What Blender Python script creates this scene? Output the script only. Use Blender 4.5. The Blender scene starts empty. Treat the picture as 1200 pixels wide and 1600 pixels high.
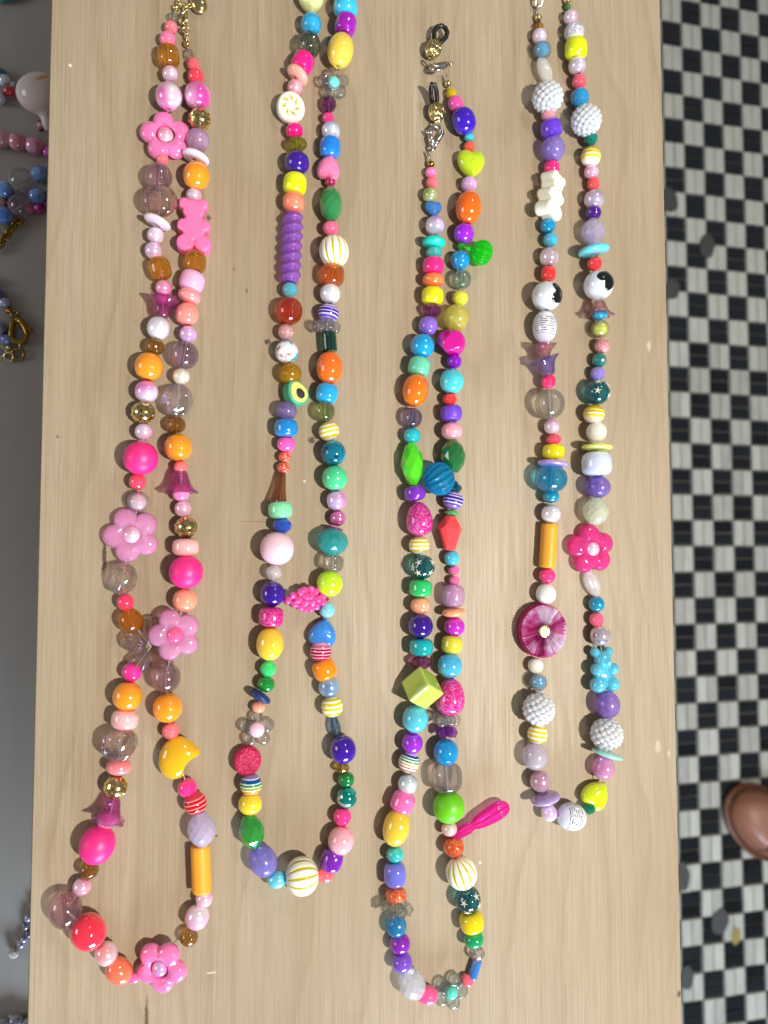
import bpy, bmesh, math, random
import numpy as np
from mathutils import Vector, Matrix

# ------------------------------------------------------------------ camera, world, lamps, exposure
SC = bpy.context.scene
FPX, CX, CY, DIST = 1200.0, 600.0, 800.0, 0.33      # focal length in photo pixels, centre, metres to the board
_X = np.array([5380.0, 60.0, 1200.0]); _X /= np.linalg.norm(_X)
_Y = np.array([-44.0, -21900.0, 1200.0]); _Y -= _X * _X.dot(_Y); _Y /= np.linalg.norm(_Y)
_Z = np.cross(_X, _Y)
# rows: board axes expressed in camera axes (right, down, forward)
RW = np.array([_X, _Y, _Z])
CAM = -DIST * (RW @ np.array([0, 0, 1.0]))
cam_d = bpy.data.cameras.new('camera')
cam = bpy.data.objects.new('camera', cam_d)
SC.collection.objects.link(cam)
cr, cu, cb = RW @ np.array([1.0, 0, 0]), RW @ np.array([0, -1.0, 0]), RW @ np.array([0, 0, -1.0])
cam.matrix_world = Matrix(((cr[0], cu[0], cb[0], CAM[0]), (cr[1], cu[1], cb[1], CAM[1]), (cr[2], cu[2], cb[2], CAM[2]), (0, 0, 0, 1)))
cam_d.sensor_fit = 'VERTICAL'; cam_d.sensor_height = 36.0; cam_d.sensor_width = 27.0
cam_d.lens = 36.0 * FPX / 1600.0
cam_d.clip_start = 0.01; cam_d.clip_end = 20
cam_d.dof.use_dof = True; cam_d.dof.focus_distance = 0.322; cam_d.dof.aperture_fstop = 10.5
SC.camera = cam

W = bpy.data.worlds.new('World'); SC.world = W; W.use_nodes = True
bg = W.node_tree.nodes['Background']
bg.inputs['Color'].default_value = (0.93, 0.95, 1.0, 1); bg.inputs['Strength'].default_value = 0.165

def lamp(name, loc, target, power, col, size, size_y=None, spread=180):
    d = bpy.data.lights.new(name, 'AREA'); d.energy = power; d.color = col
    d.shape = 'RECTANGLE' if size_y else 'DISK'; d.size = size
    if size_y: d.size_y = size_y
    d.spread = math.radians(spread)
    o = bpy.data.objects.new(name, d); SC.collection.objects.link(o)
    o.location = loc
    o.rotation_euler = (Vector(target) - Vector(loc)).to_track_quat('-Z', 'Y').to_euler()
    return o
lamp('ceiling_lamp', (0.46, -0.22, 1.15), (0, 0, 0), 18.5, (1.0, 0.945, 0.85), 0.05)
lamp('ceiling_lamp_far', (0.42, 0.85, 0.95), (0, 0, 0), 2.4, (1.0, 0.92, 0.80), 0.05)
lamp('shop_window', (0.36, -1.65, 0.48), (0, -0.1, 0), 36.0, (0.66, 0.82, 1.0), 0.68, 0.45)
lamp('side_window', (-1.5, 0.1, 0.55), (0, 0, -0.1), 4.0, (0.93, 0.96, 1.0), 0.6, 0.5)

SC.view_settings.view_transform = 'Standard'; SC.view_settings.look = 'None'
SC.view_settings.exposure = 0.0; SC.view_settings.gamma = 1.0
SC.view_settings.use_curve_mapping = False
SC.render.engine = 'CYCLES'
cy = SC.cycles
cy.use_denoising = True
cy.max_bounces = 14; cy.transmission_bounces = 12; cy.transparent_max_bounces = 16; cy.glossy_bounces = 5; cy.diffuse_bounces = 4
cy.caustics_refractive = True; cy.caustics_reflective = False; cy.blur_glossy = 0.6
cy.sample_clamp_indirect = 4.0

# ------------------------------------------------------------------ helpers
def at(px, py, z=0.0):
    """point of the place at height z that the photo shows at (px, py)"""
    d = RW @ np.array([(px - CX) / FPX, (py - CY) / FPX, 1.0])
    t = (z - CAM[2]) / d[2]
    p = CAM + t * d
    return Vector((p[0], p[1], z))
def mpp(p):
    """metres per photo pixel at a point"""
    return float((np.array(p) - CAM) @ (RW @ np.array([0, 0, 1.0]))) / FPX
def lin(c):
    return c / 12.92 if c <= 0.04045 else ((c + 0.055) / 1.055) ** 2.4
def rgb(h):
    h = h.lstrip('#')
    if len(h) == 3: h = ''.join(ch * 2 for ch in h)
    return tuple(lin(int(h[i:i + 2], 16) / 255) for i in (0, 2, 4)) + (1,)
RND = random.Random(7)
COL = SC.collection
def link(o, parent=None):
    COL.objects.link(o)
    if parent is not None: o.parent = parent
    return o
def mesh_obj(name, verts, faces, mat, parent=None, smooth=True, mi=None):
    me = bpy.data.meshes.new(name)
    A = np.array([tuple(v) for v in verts]); T = np.array([(f[0], f[q], f[q + 1]) for f in faces for q in range(1, len(f) - 1)])
    vol = float(np.einsum('ij,ij->i', A[T[:, 0]] - A.mean(0), np.cross(A[T[:, 1]] - A.mean(0), A[T[:, 2]] - A.mean(0))).sum())
    if vol < 0: faces = [tuple(reversed(tuple(f))) for f in faces]          # normals outward
    me.from_pydata([tuple(v) for v in verts], [], [tuple(f) for f in faces])
    mats = mat if isinstance(mat, (list, tuple)) else [mat]
    for m in mats: me.materials.append(m)
    me.polygons.foreach_set('use_smooth', [smooth] * len(me.polygons))
    if mi is not None: me.polygons.foreach_set('material_index', mi)
    me.update()
    return link(bpy.data.objects.new(name, me), parent)
def empty(name, loc, label=None, cat=None, group=None):
    o = bpy.data.objects.new(name, None); o.empty_display_size = 0.01
    link(o); o.location = loc
    if label: o['label'] = label
    if cat: o['category'] = cat
    if group: o['group'] = group
    return o
def box_vf(c, s, off=0):
    x, y, z = c; a, b, d = s[0] / 2, s[1] / 2, s[2] / 2
    v = [(x + i * a, y + j * b, z + k * d) for i in (-1, 1) for j in (-1, 1) for k in (-1, 1)]
    f = [(0, 1, 3, 2), (4, 6, 7, 5), (0, 4, 5, 1), (2, 3, 7, 6), (0, 2, 6, 4), (1, 5, 7, 3)]
    return v, [tuple(q + off for q in fc) for fc in f]
def bevelled_box(name, c, s, bev, mat, parent=None, seg=2):
    bm = bmesh.new(); v, f = box_vf(c, s)
    vs = [bm.verts.new(q) for q in v]
    for q in f: bm.faces.new([vs[i] for i in q])
    bmesh.ops.recalc_face_normals(bm, faces=bm.faces)
    bmesh.ops.bevel(bm, geom=bm.edges[:], offset=bev, segments=seg, affect='EDGES')
    me = bpy.data.meshes.new(name); bm.to_mesh(me); bm.free(); me.materials.append(mat)
    return link(bpy.data.objects.new(name, me), parent)

# ---- shapes, all with the thread along local y, z up, sizes in metres
def lathe(prof, seg=28, lobe=None, closed=True):
    """prof: (radius, y) ring; lobe(theta, r, y) -> factor on radius"""
    V, F = [], []; n = len(prof)
    for (r, y) in prof:
        for k in range(seg):
            t = 2 * math.pi * k / seg
            q = lobe(t, r, y) if lobe else 1.0
            V.append((r * q * math.sin(t), y, r * q * math.cos(t)))
    for i in range(n if closed else n - 1):
        j = (i + 1) % n
        for k in range(seg):
            l = (k + 1) % seg
            F.append((i * seg + k, i * seg + l, j * seg + l, j * seg + k))
    return V, F
def prof_round(R, H, p=2.0, rh=None, n=13):
    if rh is None: rh = min(0.16 * R, 0.0007)
    out = []
    if p > 3:
        ye = (1 - (rh / R) ** p) ** (1 / p)
        for i in range(n):
            q = -1 + 2 * i / (n - 1); q = math.copysign(1 - (1 - abs(q)) ** 1.6, q) if n < 40 else q
            y = q * ye
            out.append((R * max(rh / R, (1 - abs(y) ** p) ** (1 / p)), H * y))
        y0 = out[-1][1]
        for q in (0.9, 0.45, 0.0, -0.45, -0.9): out.append((rh * 0.96, y0 * q))
        return out
    c0 = (rh / R) ** (p / 2); t0 = math.acos(min(1, c0))
    for i in range(n):
        t = -t0 + 2 * t0 * i / (n - 1)
        s = math.sin(t)
        out.append((R * max(1e-6, math.cos(t)) ** (2 / p), H * math.copysign(abs(s) ** (2 / p), s)))
    y0 = out[-1][1]
    for q in (0.9, 0.45, 0.0, -0.45, -0.9): out.append((rh * 0.96, y0 * q))
    return out
def surf(fn, lo, hi, n):
    """surface nets of an implicit solid fn(x,y,z) < 0"""
    lo, hi = np.array(lo, float), np.array(hi, float)
    st = (hi - lo).max() / n
    N = np.maximum(3, np.ceil((hi - lo) / st).astype(int) + 1)
    ax = [lo[i] + st * np.arange(N[i]) for i in range(3)]
    G = np.meshgrid(*ax, indexing='ij'); f = fn(*G); s = f < 0
    cs = [s[a:N[0] - 1 + a, b:N[1] - 1 + b, c:N[2] - 1 + c] for a in (0, 1) for b in (0, 1) for c in (0, 1)]
    cnt = sum(q.astype(int) for q in cs); act = (cnt > 0) & (cnt < 8)
    acc = np.zeros(act.shape + (3,)); num = np.zeros(act.shape)
    offs = [(a, b, c) for a in (0, 1) for b in (0, 1) for c in (0, 1)]
    def sub(arr, o): return arr[o[0]:N[0] - 1 + o[0], o[1]:N[1] - 1 + o[1], o[2]:N[2] - 1 + o[2]]
    for o in offs:
        for d in range(3):
            if o[d]: continue
            o2 = list(o); o2[d] = 1
            fa, fb = sub(f, o), sub(f, o2); cr_ = (fa < 0) != (fb < 0)
            t = np.where(cr_, fa / np.where(fa - fb == 0, 1, fa - fb), 0)
            for e in range(3):
                acc[..., e] += np.where(cr_, o[e] + (t if e == d else 0), 0)
            num += cr_
    idx = -np.ones(act.shape, int); ii = np.argwhere(act); idx[act] = np.arange(len(ii))
    V = lo + st * (ii + acc[act] / num[act][:, None])
    F = []
    for d in range(3):
        e, g = (d + 1) % 3, (d + 2) % 3
        a = np.take(s, range(N[d] - 1), d); b = np.take(s, range(1, N[d]), d)
        for p in np.argwhere(a != b):
            if p[e] < 1 or p[g] < 1 or p[e] >= N[e] - 1 or p[g] >= N[g] - 1: continue
            q = []
            for (u, v) in ((0, 0), (1, 0), (1, 1), (0, 1)):
                c = p.copy(); c[e] -= u; c[g] -= v; q.append(int(idx[tuple(c)]))
            if min(q) < 0: continue
            F.append(tuple(q) if not s[tuple(p)] else tuple(reversed(q)))
    return V, F
def smin(a, b, k):
    h = np.clip(0.5 + 0.5 * (b - a) / k, 0, 1); return b * (1 - h) + a * h - k * h * (1 - h)
def ball(x, y, z, c, r): return np.sqrt((x - c[0]) ** 2 + (y - c[1]) ** 2 + (z - c[2]) ** 2) - r
def elli(x, y, z, c, r):
    m = min(r); return (np.sqrt(((x - c[0]) / r[0]) ** 2 + ((y - c[1]) / r[1]) ** 2 + ((z - c[2]) / r[2]) ** 2) - 1) * m
def tube(pts, r, seg=8, closed=False):
    """round tube along points"""
    P = [Vector(p) for p in pts]; n = len(P); V, F = [], []
    up = Vector((0, 0, 1))
    for i in range(n):
        a = P[(i - 1) % n] if closed or i else P[i]; b = P[(i + 1) % n] if closed or i < n - 1 else P[i]
        t = (b - a).normalized()
        u = t.cross(up) if abs(t.dot(up)) < 0.95 else t.cross(Vector((1, 0, 0)))
        u.normalize(); w = u.cross(t)
        rr = r[i] if isinstance(r, (list, tuple)) else r
        for k in range(seg):
            q = 2 * math.pi * k / seg
            V.append(P[i] + rr * (math.cos(q) * u + math.sin(q) * w))
    for i in range(n if closed else n - 1):
        j = (i + 1) % n
        for k in range(seg):
            l = (k + 1) % seg; F.append((i * seg + k, i * seg + l, j * seg + l, j * seg + k))
    if not closed:
        F.append(tuple(reversed(range(seg)))); F.append(tuple(range((n - 1) * seg, n * seg)))
    return V, F
def torus_vf(R, r, sx=1.0, sy=1.0, seg=24):
    return tube([(R * sx * math.cos(2 * math.pi * k / seg), R * sy * math.sin(2 * math.pi * k / seg), 0) for k in range(seg)], r, 8, True)
def ico(n=1):
    bm = bmesh.new(); bmesh.ops.create_icosphere(bm, subdivisions=n, radius=1)
    V = [tuple(v.co) for v in bm.verts]; F = [tuple(v.index for v in f.verts) for f in bm.faces]; bm.free(); return V, F
def hull(pts):
    bm = bmesh.new()
    for p in pts: bm.verts.new(p)
    r = bmesh.ops.convex_hull(bm, input=bm.verts[:])
    bmesh.ops.delete(bm, geom=[v for v in bm.verts if not v.link_faces], context='VERTS')
    bmesh.ops.dissolve_limit(bm, angle_limit=0.03, verts=bm.verts[:], edges=bm.edges[:])
    bm.verts.index_update()
    V = [tuple(v.co) for v in bm.verts]; F = [tuple(v.index for v in f.verts) for f in bm.faces]; bm.free(); return V, F

# ------------------------------------------------------------------ materials
MATS = {}
def new_mat(key):
    m = bpy.data.materials.new(key); m.use_nodes = True
    nt = m.node_tree; b = nt.nodes['Principled BSDF']
    return m, nt, b
def N(nt, t, **kw):
    n = nt.nodes.new(t)
    for k, v in kw.items():
        if k[0] == '_': setattr(n, k[1:], v)
        else: n.inputs[k.replace('__', ' ')].default_value = v
    return n
def ramp(nt, stops, interp='LINEAR'):
    r = nt.nodes.new('ShaderNodeValToRGB'); r.color_ramp.interpolation = interp
    e = r.color_ramp.elements
    while len(e) < len(stops): e.new(0.5)
    for i, (p, c) in enumerate(stops):
        e[i].position = p; e[i].color = c if len(c) == 4 else tuple(c) + (1,)
    return r
def mixc(nt, fac, a, b):
    m = nt.nodes.new('ShaderNodeMix'); m.data_type = 'RGBA'
    for s, v in ((0, fac), (6, a), (7, b)):
        if hasattr(v, 'is_output'): nt.links.new(v, m.inputs[s])
        else: m.inputs[s].default_value = v
    return m.outputs[2]
def math_(nt, op, a, b=None, c=None):
    m = nt.nodes.new('ShaderNodeMath'); m.operation = op
    for s, v in ((0, a), (1, b), (2, c)):
        if v is None: continue
        if hasattr(v, 'is_output'): nt.links.new(v, m.inputs[s])
        else: m.inputs[s].default_value = v
    return m.outputs[0]
def see_through(nt, b, col, fac):
    """part of the light passes straight through the piece, tinted"""
    tr = nt.nodes.new('ShaderNodeBsdfTransparent'); tr.inputs['Color'].default_value = col
    mx = nt.nodes.new('ShaderNodeMixShader'); mx.inputs[0].default_value = fac
    nt.links.new(b.outputs[0], mx.inputs[1]); nt.links.new(tr.outputs[0], mx.inputs[2])
    nt.links.new(mx.outputs[0], nt.nodes['Material Output'].inputs['Surface'])
def glass(nt, tint, through_tint, rough, ior, through, body=None, bodyw=0.0, spec=1.6, bump=None, rainbow=False):
    """reflecting skin over refraction, with some light going straight through"""
    L = nt.links.new; new = nt.nodes.new
    re = new('ShaderNodeBsdfRefraction'); re.inputs['Color'].default_value = tint; re.inputs['Roughness'].default_value = rough; re.inputs['IOR'].default_value = ior
    tr = new('ShaderNodeBsdfTransparent'); tr.inputs['Color'].default_value = through_tint
    m1 = new('ShaderNodeMixShader'); m1.inputs[0].default_value = through; L(re.outputs[0], m1.inputs[1]); L(tr.outputs[0], m1.inputs[2])
    out = m1.outputs[0]
    if bodyw:
        di = new('ShaderNodeBsdfDiffuse'); tl = new('ShaderNodeBsdfTranslucent')
        for n_ in (di, tl):
            n_.inputs['Color'].default_value = body
        md = new('ShaderNodeMixShader'); md.inputs[0].default_value = 0.4; L(di.outputs[0], md.inputs[1]); L(tl.outputs[0], md.inputs[2])
        m2 = new('ShaderNodeMixShader'); m2.inputs[0].default_value = bodyw; L(out, m2.inputs[1]); L(md.outputs[0], m2.inputs[2]); out = m2.outputs[0]
    gl = new('ShaderNodeBsdfGlossy'); gl.inputs['Roughness'].default_value = max(0.02, rough * 0.7)
    if rainbow:
        tc = new('ShaderNodeTexCoord'); nz = N(nt, 'ShaderNodeTexNoise', Scale=170.0, Detail=1.0); L(tc.outputs['Object'], nz.inputs['Vector'])
        r = ramp(nt, [(0.3, rgb('#ffb8e4')), (0.42, rgb('#b8c8ff')), (0.5, rgb('#c8fff4')), (0.58, rgb('#fff4c0')), (0.7, rgb('#ffc0dc'))]); L(nz.outputs[0], r.inputs[0]); L(r.outputs[0], gl.inputs['Color'])
    fr = new('ShaderNodeFresnel'); fr.inputs['IOR'].default_value = spec
    ge = new('ShaderNodeNewGeometry'); skin = math_(nt, 'MULTIPLY', fr.outputs[0], math_(nt, 'SUBTRACT', 1.0, ge.outputs['Backfacing']))
    mx = new('ShaderNodeMixShader'); L(skin, mx.inputs[0]); L(out, mx.inputs[1]); L(gl.outputs[0], mx.inputs[2])
    if bump is not None:
        for n_ in (re, gl, fr): L(bump, n_.inputs['Normal'])
    L(mx.outputs[0], nt.nodes['Material Output'].inputs['Surface'])
STR = {
 'yellow': [(0, '#e8e0d0'), (.14, '#e3c400'), (.26, '#fff8e8'), (.38, '#e6d000'), (.50, '#fdf6e4'), (.60, '#e8d200'), (.72, '#fff8ea'), (.82, '#dcc400'), (.92, '#fbf3dd')],
 'lemon': [(0, '#fff8e8'), (.18, '#fff3b0'), (.3, '#f2dd20'), (.42, '#fff8dc'), (.5, '#d9bf00'), (.62, '#fbf09a'), (.68, '#d2b400'), (.82, '#b9a000')],
 'purple': [(0, '#8f7fc4'), (.2, '#6a4fb8'), (.3, '#e6dcf4'), (.36, '#4326a0'), (.48, '#dcd0ef'), (.53, '#3b1c96'), (.66, '#d9cdee'), (.71, '#6b52b6'), (.8, '#e4daf2'), (.85, '#8a78c0')],
 'red': [(0, '#d6455a'), (.18, '#f3b9b0'), (.22, '#b80f22'), (.36, '#f0a8a0'), (.40, '#cf1226'), (.55, '#f3b5ac'), (.59, '#d01a30'), (.72, '#f1aaa6'), (.76, '#d73a50')],
 'berry': [(0, '#c04a78'), (.2, '#f2cfe0'), (.24, '#b5124c'), (.36, '#f0c4d8'), (.40, '#a80b3c'), (.52, '#f2cadd'), (.56, '#a80b3c'), (.66, '#efbcd4'), (.70, '#c86c96'), (.84, '#e7b3cd')],
 'rainbow': [(0, '#d05a3c'), (.14, '#fff2e0'), (.18, '#d9a020'), (.30, '#fff5e4'), (.34, '#a4a430'), (.46, '#eef4ea'), (.50, '#168a4c'), (.60, '#e9f2f0'), (.64, '#0f4f86'), (.80, '#dfe4f2'), (.84, '#8d7fb4')],
 'rainbow2': [(0, '#e9d2c4'), (.12, '#c8553e'), (.19, '#fff4e6'), (.27, '#d0502e'), (.33, '#fff6e8'), (.42, '#caa63c'), (.48, '#fbf4e4'), (.55, '#2f8f5c'), (.62, '#f2f5ee'), (.68, '#1d7c70'), (.74, '#e8eef2'), (.79, '#123f7c'), (.88, '#c9c2d8')],
}
def M(spec):
    if spec in MATS: return MATS[spec]
    kind, *a = spec.split('#') if '#' in spec else spec.split(':')
    m, nt, b = new_mat(spec.replace('#', '_').replace(':', '_'))
    I = b.inputs
    L = nt.links.new
    col = rgb(a[0]) if a and '#' in spec else None
    def vary(amount=0.10, scale=260):
        """slight batch variation in the dye, no two beads alike"""
        oi = nt.nodes.new('ShaderNodeObjectInfo'); tc = nt.nodes.new('ShaderNodeTexCoord')
        nz = N(nt, 'ShaderNodeTexNoise', Scale=scale, Detail=3.0)
        L(tc.outputs['Object'], nz.inputs['Vector'])
        hs = N(nt, 'ShaderNodeHueSaturation', Color=col)
        v = math_(nt, 'ADD', math_(nt, 'MULTIPLY', nz.outputs[0], amount), math_(nt, 'MULTIPLY', oi.outputs['Random'], 0.06))
        v2 = math_(nt, 'ADD', v, 1.0 - amount * 0.5 - 0.03)
        L(v2, hs.inputs['Value']); return hs.outputs[0]
    def bump(scale, strength, dist=0.0003, tex='ShaderNodeTexNoise'):
        tc = nt.nodes.new('ShaderNodeTexCoord'); t = N(nt, tex, Scale=scale)
        L(tc.outputs['Object'], t.inputs['Vector'])
        bp = N(nt, 'ShaderNodeBump', Strength=strength, Distance=dist)
        L(t.outputs[0], bp.inputs['Height']); L(bp.outputs[0], I['Normal']); return t
    if kind in ('g', 'm', 'j'):                      # glossy, satin, milky plastic
        L(vary(), I['Base Color'])
        I['Roughness'].default_value = {'g': 0.06, 'm': 0.42, 'j': 0.09}[kind]
        I['IOR'].default_value = 1.5
        I['Subsurface Weight'].default_value = {'g': 0.12, 'm': 0.10, 'j': 0.55}[kind]
        I['Subsurface Radius'].default_value = (1, 0.8, 0.7); I['Subsurface Scale'].default_value = 0.0016
        if kind in 'gj': I['Coat Weight'].default_value = 0.8; I['Coat Roughness'].default_value = 0.02; I['Coat IOR'].default_value = 1.75
        if kind == 'g': bump(120, 0.04)
    elif kind in ('t', 'b'):                         # clear tinted; 'b' the densely beaded clear balls
        ti = tuple(c ** 0.22 for c in col[:3]) + (1,); th = tuple(c ** 0.22 for c in col[:3]) + (1,)
        if kind == 't': glass(nt, ti, th, 0.0, 1.45, 0.56, tuple(min(1, (0.1 + c) if min(col[:3]) > 0.1 else c * 1.15) for c in col[:3]) + (1,), 0.20 if min(col[:3]) < 0.1 else 0.05, 2.0)
        else:
            I['Base Color'].default_value = (0.96, 0.97, 1, 1); I['Transmission Weight'].default_value = 0.2; I['Roughness'].default_value = 0.03; I['IOR'].default_value = 1.5
            I['Coat Weight'].default_value = 1.0; I['Coat IOR'].default_value = 1.8; I['Coat Roughness'].default_value = 0.02; I['Subsurface Weight'].default_value = 0.3; I['Subsurface Scale'].default_value = 0.001
            see_through(nt, b, (0.97, 0.98, 1, 1), 0.22)
    elif kind == 'f':                                # frosted
        ti = tuple(c ** 0.5 for c in col[:3]) + (1,); th = tuple(0.3 + 0.7 * c ** 0.4 for c in col[:3]) + (1,)
        L(vary(0.06), I['Base Color']); I['Transmission Weight'].default_value = 0.20; I['Subsurface Weight'].default_value = 0.5; I['Subsurface Scale'].default_value = 0.002
        I['Roughness'].default_value = 0.26; I['IOR'].default_value = 1.40
        I['Coat Weight'].default_value = 0.6; I['Coat Roughness'].default_value = 0.12; I['Coat IOR'].default_value = 1.7
        see_through(nt, b, th, 0.46)
    elif kind == 'n':                                # neon translucent moulded plastic
        L(vary(), I['Base Color']); I['Transmission Weight'].default_value = 0.30; I['Subsurface Weight'].default_value = 0.3; I['Subsurface Scale'].default_value = 0.002
        I['Roughness'].default_value = 0.08; I['IOR'].default_value = 1.42
        I['Coat Weight'].default_value = 0.2; I['Coat Roughness'].default_value = 0.04
        see_through(nt, b, tuple(c ** 0.4 for c in col[:3]) + (1,), 0.36)
    elif kind == 'i':                                # clear with rainbow coating
        ti = tuple(c ** 0.22 for c in col[:3]) + (1,); th = tuple(c ** 0.22 for c in col[:3]) + (1,)
        tc = nt.nodes.new('ShaderNodeTexCoord'); t = N(nt, 'ShaderNodeTexVoronoi', Scale=330.0); L(tc.outputs['Object'], t.inputs['Vector'])
        bp = N(nt, 'ShaderNodeBump', Strength=0.75, Distance=0.0011); L(t.outputs[0], bp.inputs['Height'])
        glass(nt, ti, th, 0.0, 1.45, 0.56, tuple(min(1, 0.25 + c) for c in col[:3]) + (1,), 0.07, 2.6, bp.outputs[0], True)
    elif kind == 'p':                                # pearl, two tones
        c2 = rgb(a[1]) if len(a) > 1 else tuple(0.5 + 0.5 * c for c in col[:3]) + (1,)
        tc = nt.nodes.new('ShaderNodeTexCoord'); oi = nt.nodes.new('ShaderNodeObjectInfo')
        va = nt.nodes.new('ShaderNodeVectorMath'); va.operation = 'ADD'
        L(tc.outputs['Object'], va.inputs[0]); L(oi.outputs['Random'], va.inputs[1])
        nz = N(nt, 'ShaderNodeTexNoise', Scale=95.0, Detail=1.0); L(va.outputs[0], nz.inputs['Vector'])
        r = ramp(nt, [(0.38, (0, 0, 0)), (0.62, (1, 1, 1))]); L(nz.outputs[0], r.inputs[0])
        br_ = lambda q: tuple(min(0.96, x * 1.15 + 0.03) for x in q[:3]) + (1,)
        L(mixc(nt, r.outputs[0], br_(col), br_(c2)), I['Base Color'])
        I['Metallic'].default_value = 0.30; I['Roughness'].default_value = 0.26; I['Specular IOR Level'].default_value = 0.8
        I['Coat Weight'].default_value = 1.0; I['Coat Roughness'].default_value = 0.03; I['Coat IOR'].default_value = 1.8
        I['Thin Film Thickness'].default_value = 300.0; I['Thin Film IOR'].default_value = 1.5
    elif kind == 'k':                                # crackle / glitter
        vo = nt.nodes.new('ShaderNodeTexVoronoi'); vo.inputs['Scale'].default_value = 1500
        tc = nt.nodes.new('ShaderNodeTexCoord'); L(tc.outputs['Object'], vo.inputs['Vector'])
        c2 = rgb(a[1]) if len(a) > 1 else tuple(min(1, 0.45 + 0.7 * c) for c in col[:3]) + (1,)
        sp = nt.nodes.new('ShaderNodeSeparateColor'); L(vo.outputs['Color'], sp.inputs[0])
        r = ramp(nt, [(0.45, col), (0.8, c2)]); L(sp.outputs[0], r.inputs[0]); L(r.outputs[0], I['Base Color'])
        bp = N(nt, 'ShaderNodeBump', Strength=0.35, Distance=0.0004); L(sp.outputs[1], bp.inputs['Height']); L(bp.outputs[0], I['Normal'])
        I['Roughness'].default_value = 0.16; I['Coat Weight'].default_value = 1.0; I['Coat Roughness'].default_value = 0.03
        I['Transmission Weight'].default_value = 0.30
    elif kind == 'metal':
        I['Metallic'].default_value = 1.0
        c, r = {'gold': ('#f2dc98', 0.16), 'silver': ('#e4dcd2', 0.10), 'rose': ('#e9cfa0', 0.12), 'brass': ('#a8873a', 0.25), 'copper': ('#c08a3c', 0.16)}[a[0]]
        I['Base Color'].default_value = rgb(c); I['Roughness'].default_value = r
    elif kind == 'st':                               # striped resin, bands across the thread
        tc = nt.nodes.new('ShaderNodeTexCoord'); sx = nt.nodes.new('ShaderNodeSeparateXYZ'); L(tc.outputs['Generated'], sx.inputs[0])
        nz = N(nt, 'ShaderNodeTexNoise', Scale=180.0); L(tc.outputs['Object'], nz.inputs['Vector'])
        v = math_(nt, 'ADD', sx.outputs[1], math_(nt, 'MULTIPLY', nz.outputs[0], 0.05))
        v = math_(nt, 'ADD', v, math_(nt, 'MULTIPLY', sx.outputs[0], 0.06))
        v = math_(nt, 'SUBTRACT', v, 0.055)
        r = ramp(nt, [(p, rgb(c)) for p, c in STR[a[0]]], 'CONSTANT'); L(v, r.inputs[0]); L(r.outputs[0], I['Base Color'])
        I['Roughness'].default_value = 0.07; I['Coat Weight'].default_value = 0.3; I['Subsurface Weight'].default_value = 0.1; I['Subsurface Scale'].default_value = 0.001
    elif kind == 'melon':                            # white with coloured grooves
        tc = nt.nodes.new('ShaderNodeTexCoord'); sx = nt.nodes.new('ShaderNodeSeparateXYZ'); L(tc.outputs['Object'], sx.inputs[0])
        ang = math_(nt, 'ARCTAN2', sx.outputs[0], sx.outputs[2])
        c = math_(nt, 'COSINE', math_(nt, 'MULTIPLY', ang, 12.0))
        r = ramp(nt, [(0.0, rgb('#c3bb10')), (0.13, rgb('#d6cf3a')), (0.24, rgb('#f4f1e2')), (1.0, rgb('#f7f4ec'))])
        L(math_(nt, 'MULTIPLY_ADD', c, 0.5, 0.5), r.inputs[0])
        L(r.outputs[0], I['Base Color']); I['Roughness'].default_value = 0.2; I['Subsurface Weight'].default_value = 0.1; I['Subsurface Scale'].default_value = 0.001
    elif kind == 'blot':                             # base with painted blotches
        c = [rgb(x) for x in {'eye': ('#eef0f2', '#2fb6dc', '#b9766f', '#1a1420'), 'teal': ('#0b6f86', '#0f93ac', '#06363f', '#1c0f10'),
             'green': ('#0d8f86', '#3fc3b0', '#e8e6dd', '#8fae3c'), 'silver': ('#cfc4cc', '#efe8ee', '#9a86a0', '#5a3a34')}[a[0]]]
        tc = nt.nodes.new('ShaderNodeTexCoord'); nz = N(nt, 'ShaderNodeTexNoise', Scale=210.0, Detail=2.5); L(tc.outputs['Object'], nz.inputs['Vector'])
        r = ramp(nt, [(0.0, c[3]), (0.36, c[2]), (0.43, c[0]), (0.56, c[0]), (0.60, c[1])]); L(nz.outputs[0], r.inputs[0]); L(r.outputs[0], I['Base Color'])
        I['Roughness'].default_value = 0.10; I['Coat Weight'].default_value = 0.6
        if a[0] in ('silver', 'green'): I['Metallic'].default_value = 0.5
    elif kind == 'engraved':                         # white resin with silver lettering bands
        tc = nt.nodes.new('ShaderNodeTexCoord'); sx = nt.nodes.new('ShaderNodeSeparateXYZ'); L(tc.outputs['Generated'], sx.inputs[0])
        nz = N(nt, 'ShaderNodeTexNoise', Scale=1500.0, Detail=2.0); L(tc.outputs['Object'], nz.inputs['Vector'])
        wv = math_(nt, 'SINE', math_(nt, 'MULTIPLY', sx.outputs[1], 88.0))
        v = math_(nt, 'MULTIPLY', math_(nt, 'GREATER_THAN', math_(nt, 'ADD', math_(nt, 'MULTIPLY', wv, 0.28), math_(nt, 'MULTIPLY', nz.outputs[0], 1.6)), 0.92),
                  math_(nt, 'LESS_THAN', math_(nt, 'ABSOLUTE', math_(nt, 'SUBTRACT', sx.outputs[1], 0.5)), 0.27))
        v = math_(nt, 'MULTIPLY', v, 0.8)
        L(mixc(nt, v, rgb('#e4e4ee'), rgb('#b4b6b8')), I['Base Color']); L(v, I['Metallic']); I['Roughness'].default_value = 0.25
        bp = N(nt, 'ShaderNodeBump', Strength=0.6, Distance=0.0002); L(v, bp.inputs['Height']); L(bp.outputs[0], I['Normal'])
    elif kind == 'lava':                             # pitted raspberry clay
        L(vary(0.3), I['Base Color']); I['Roughness'].default_value = 0.5
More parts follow.
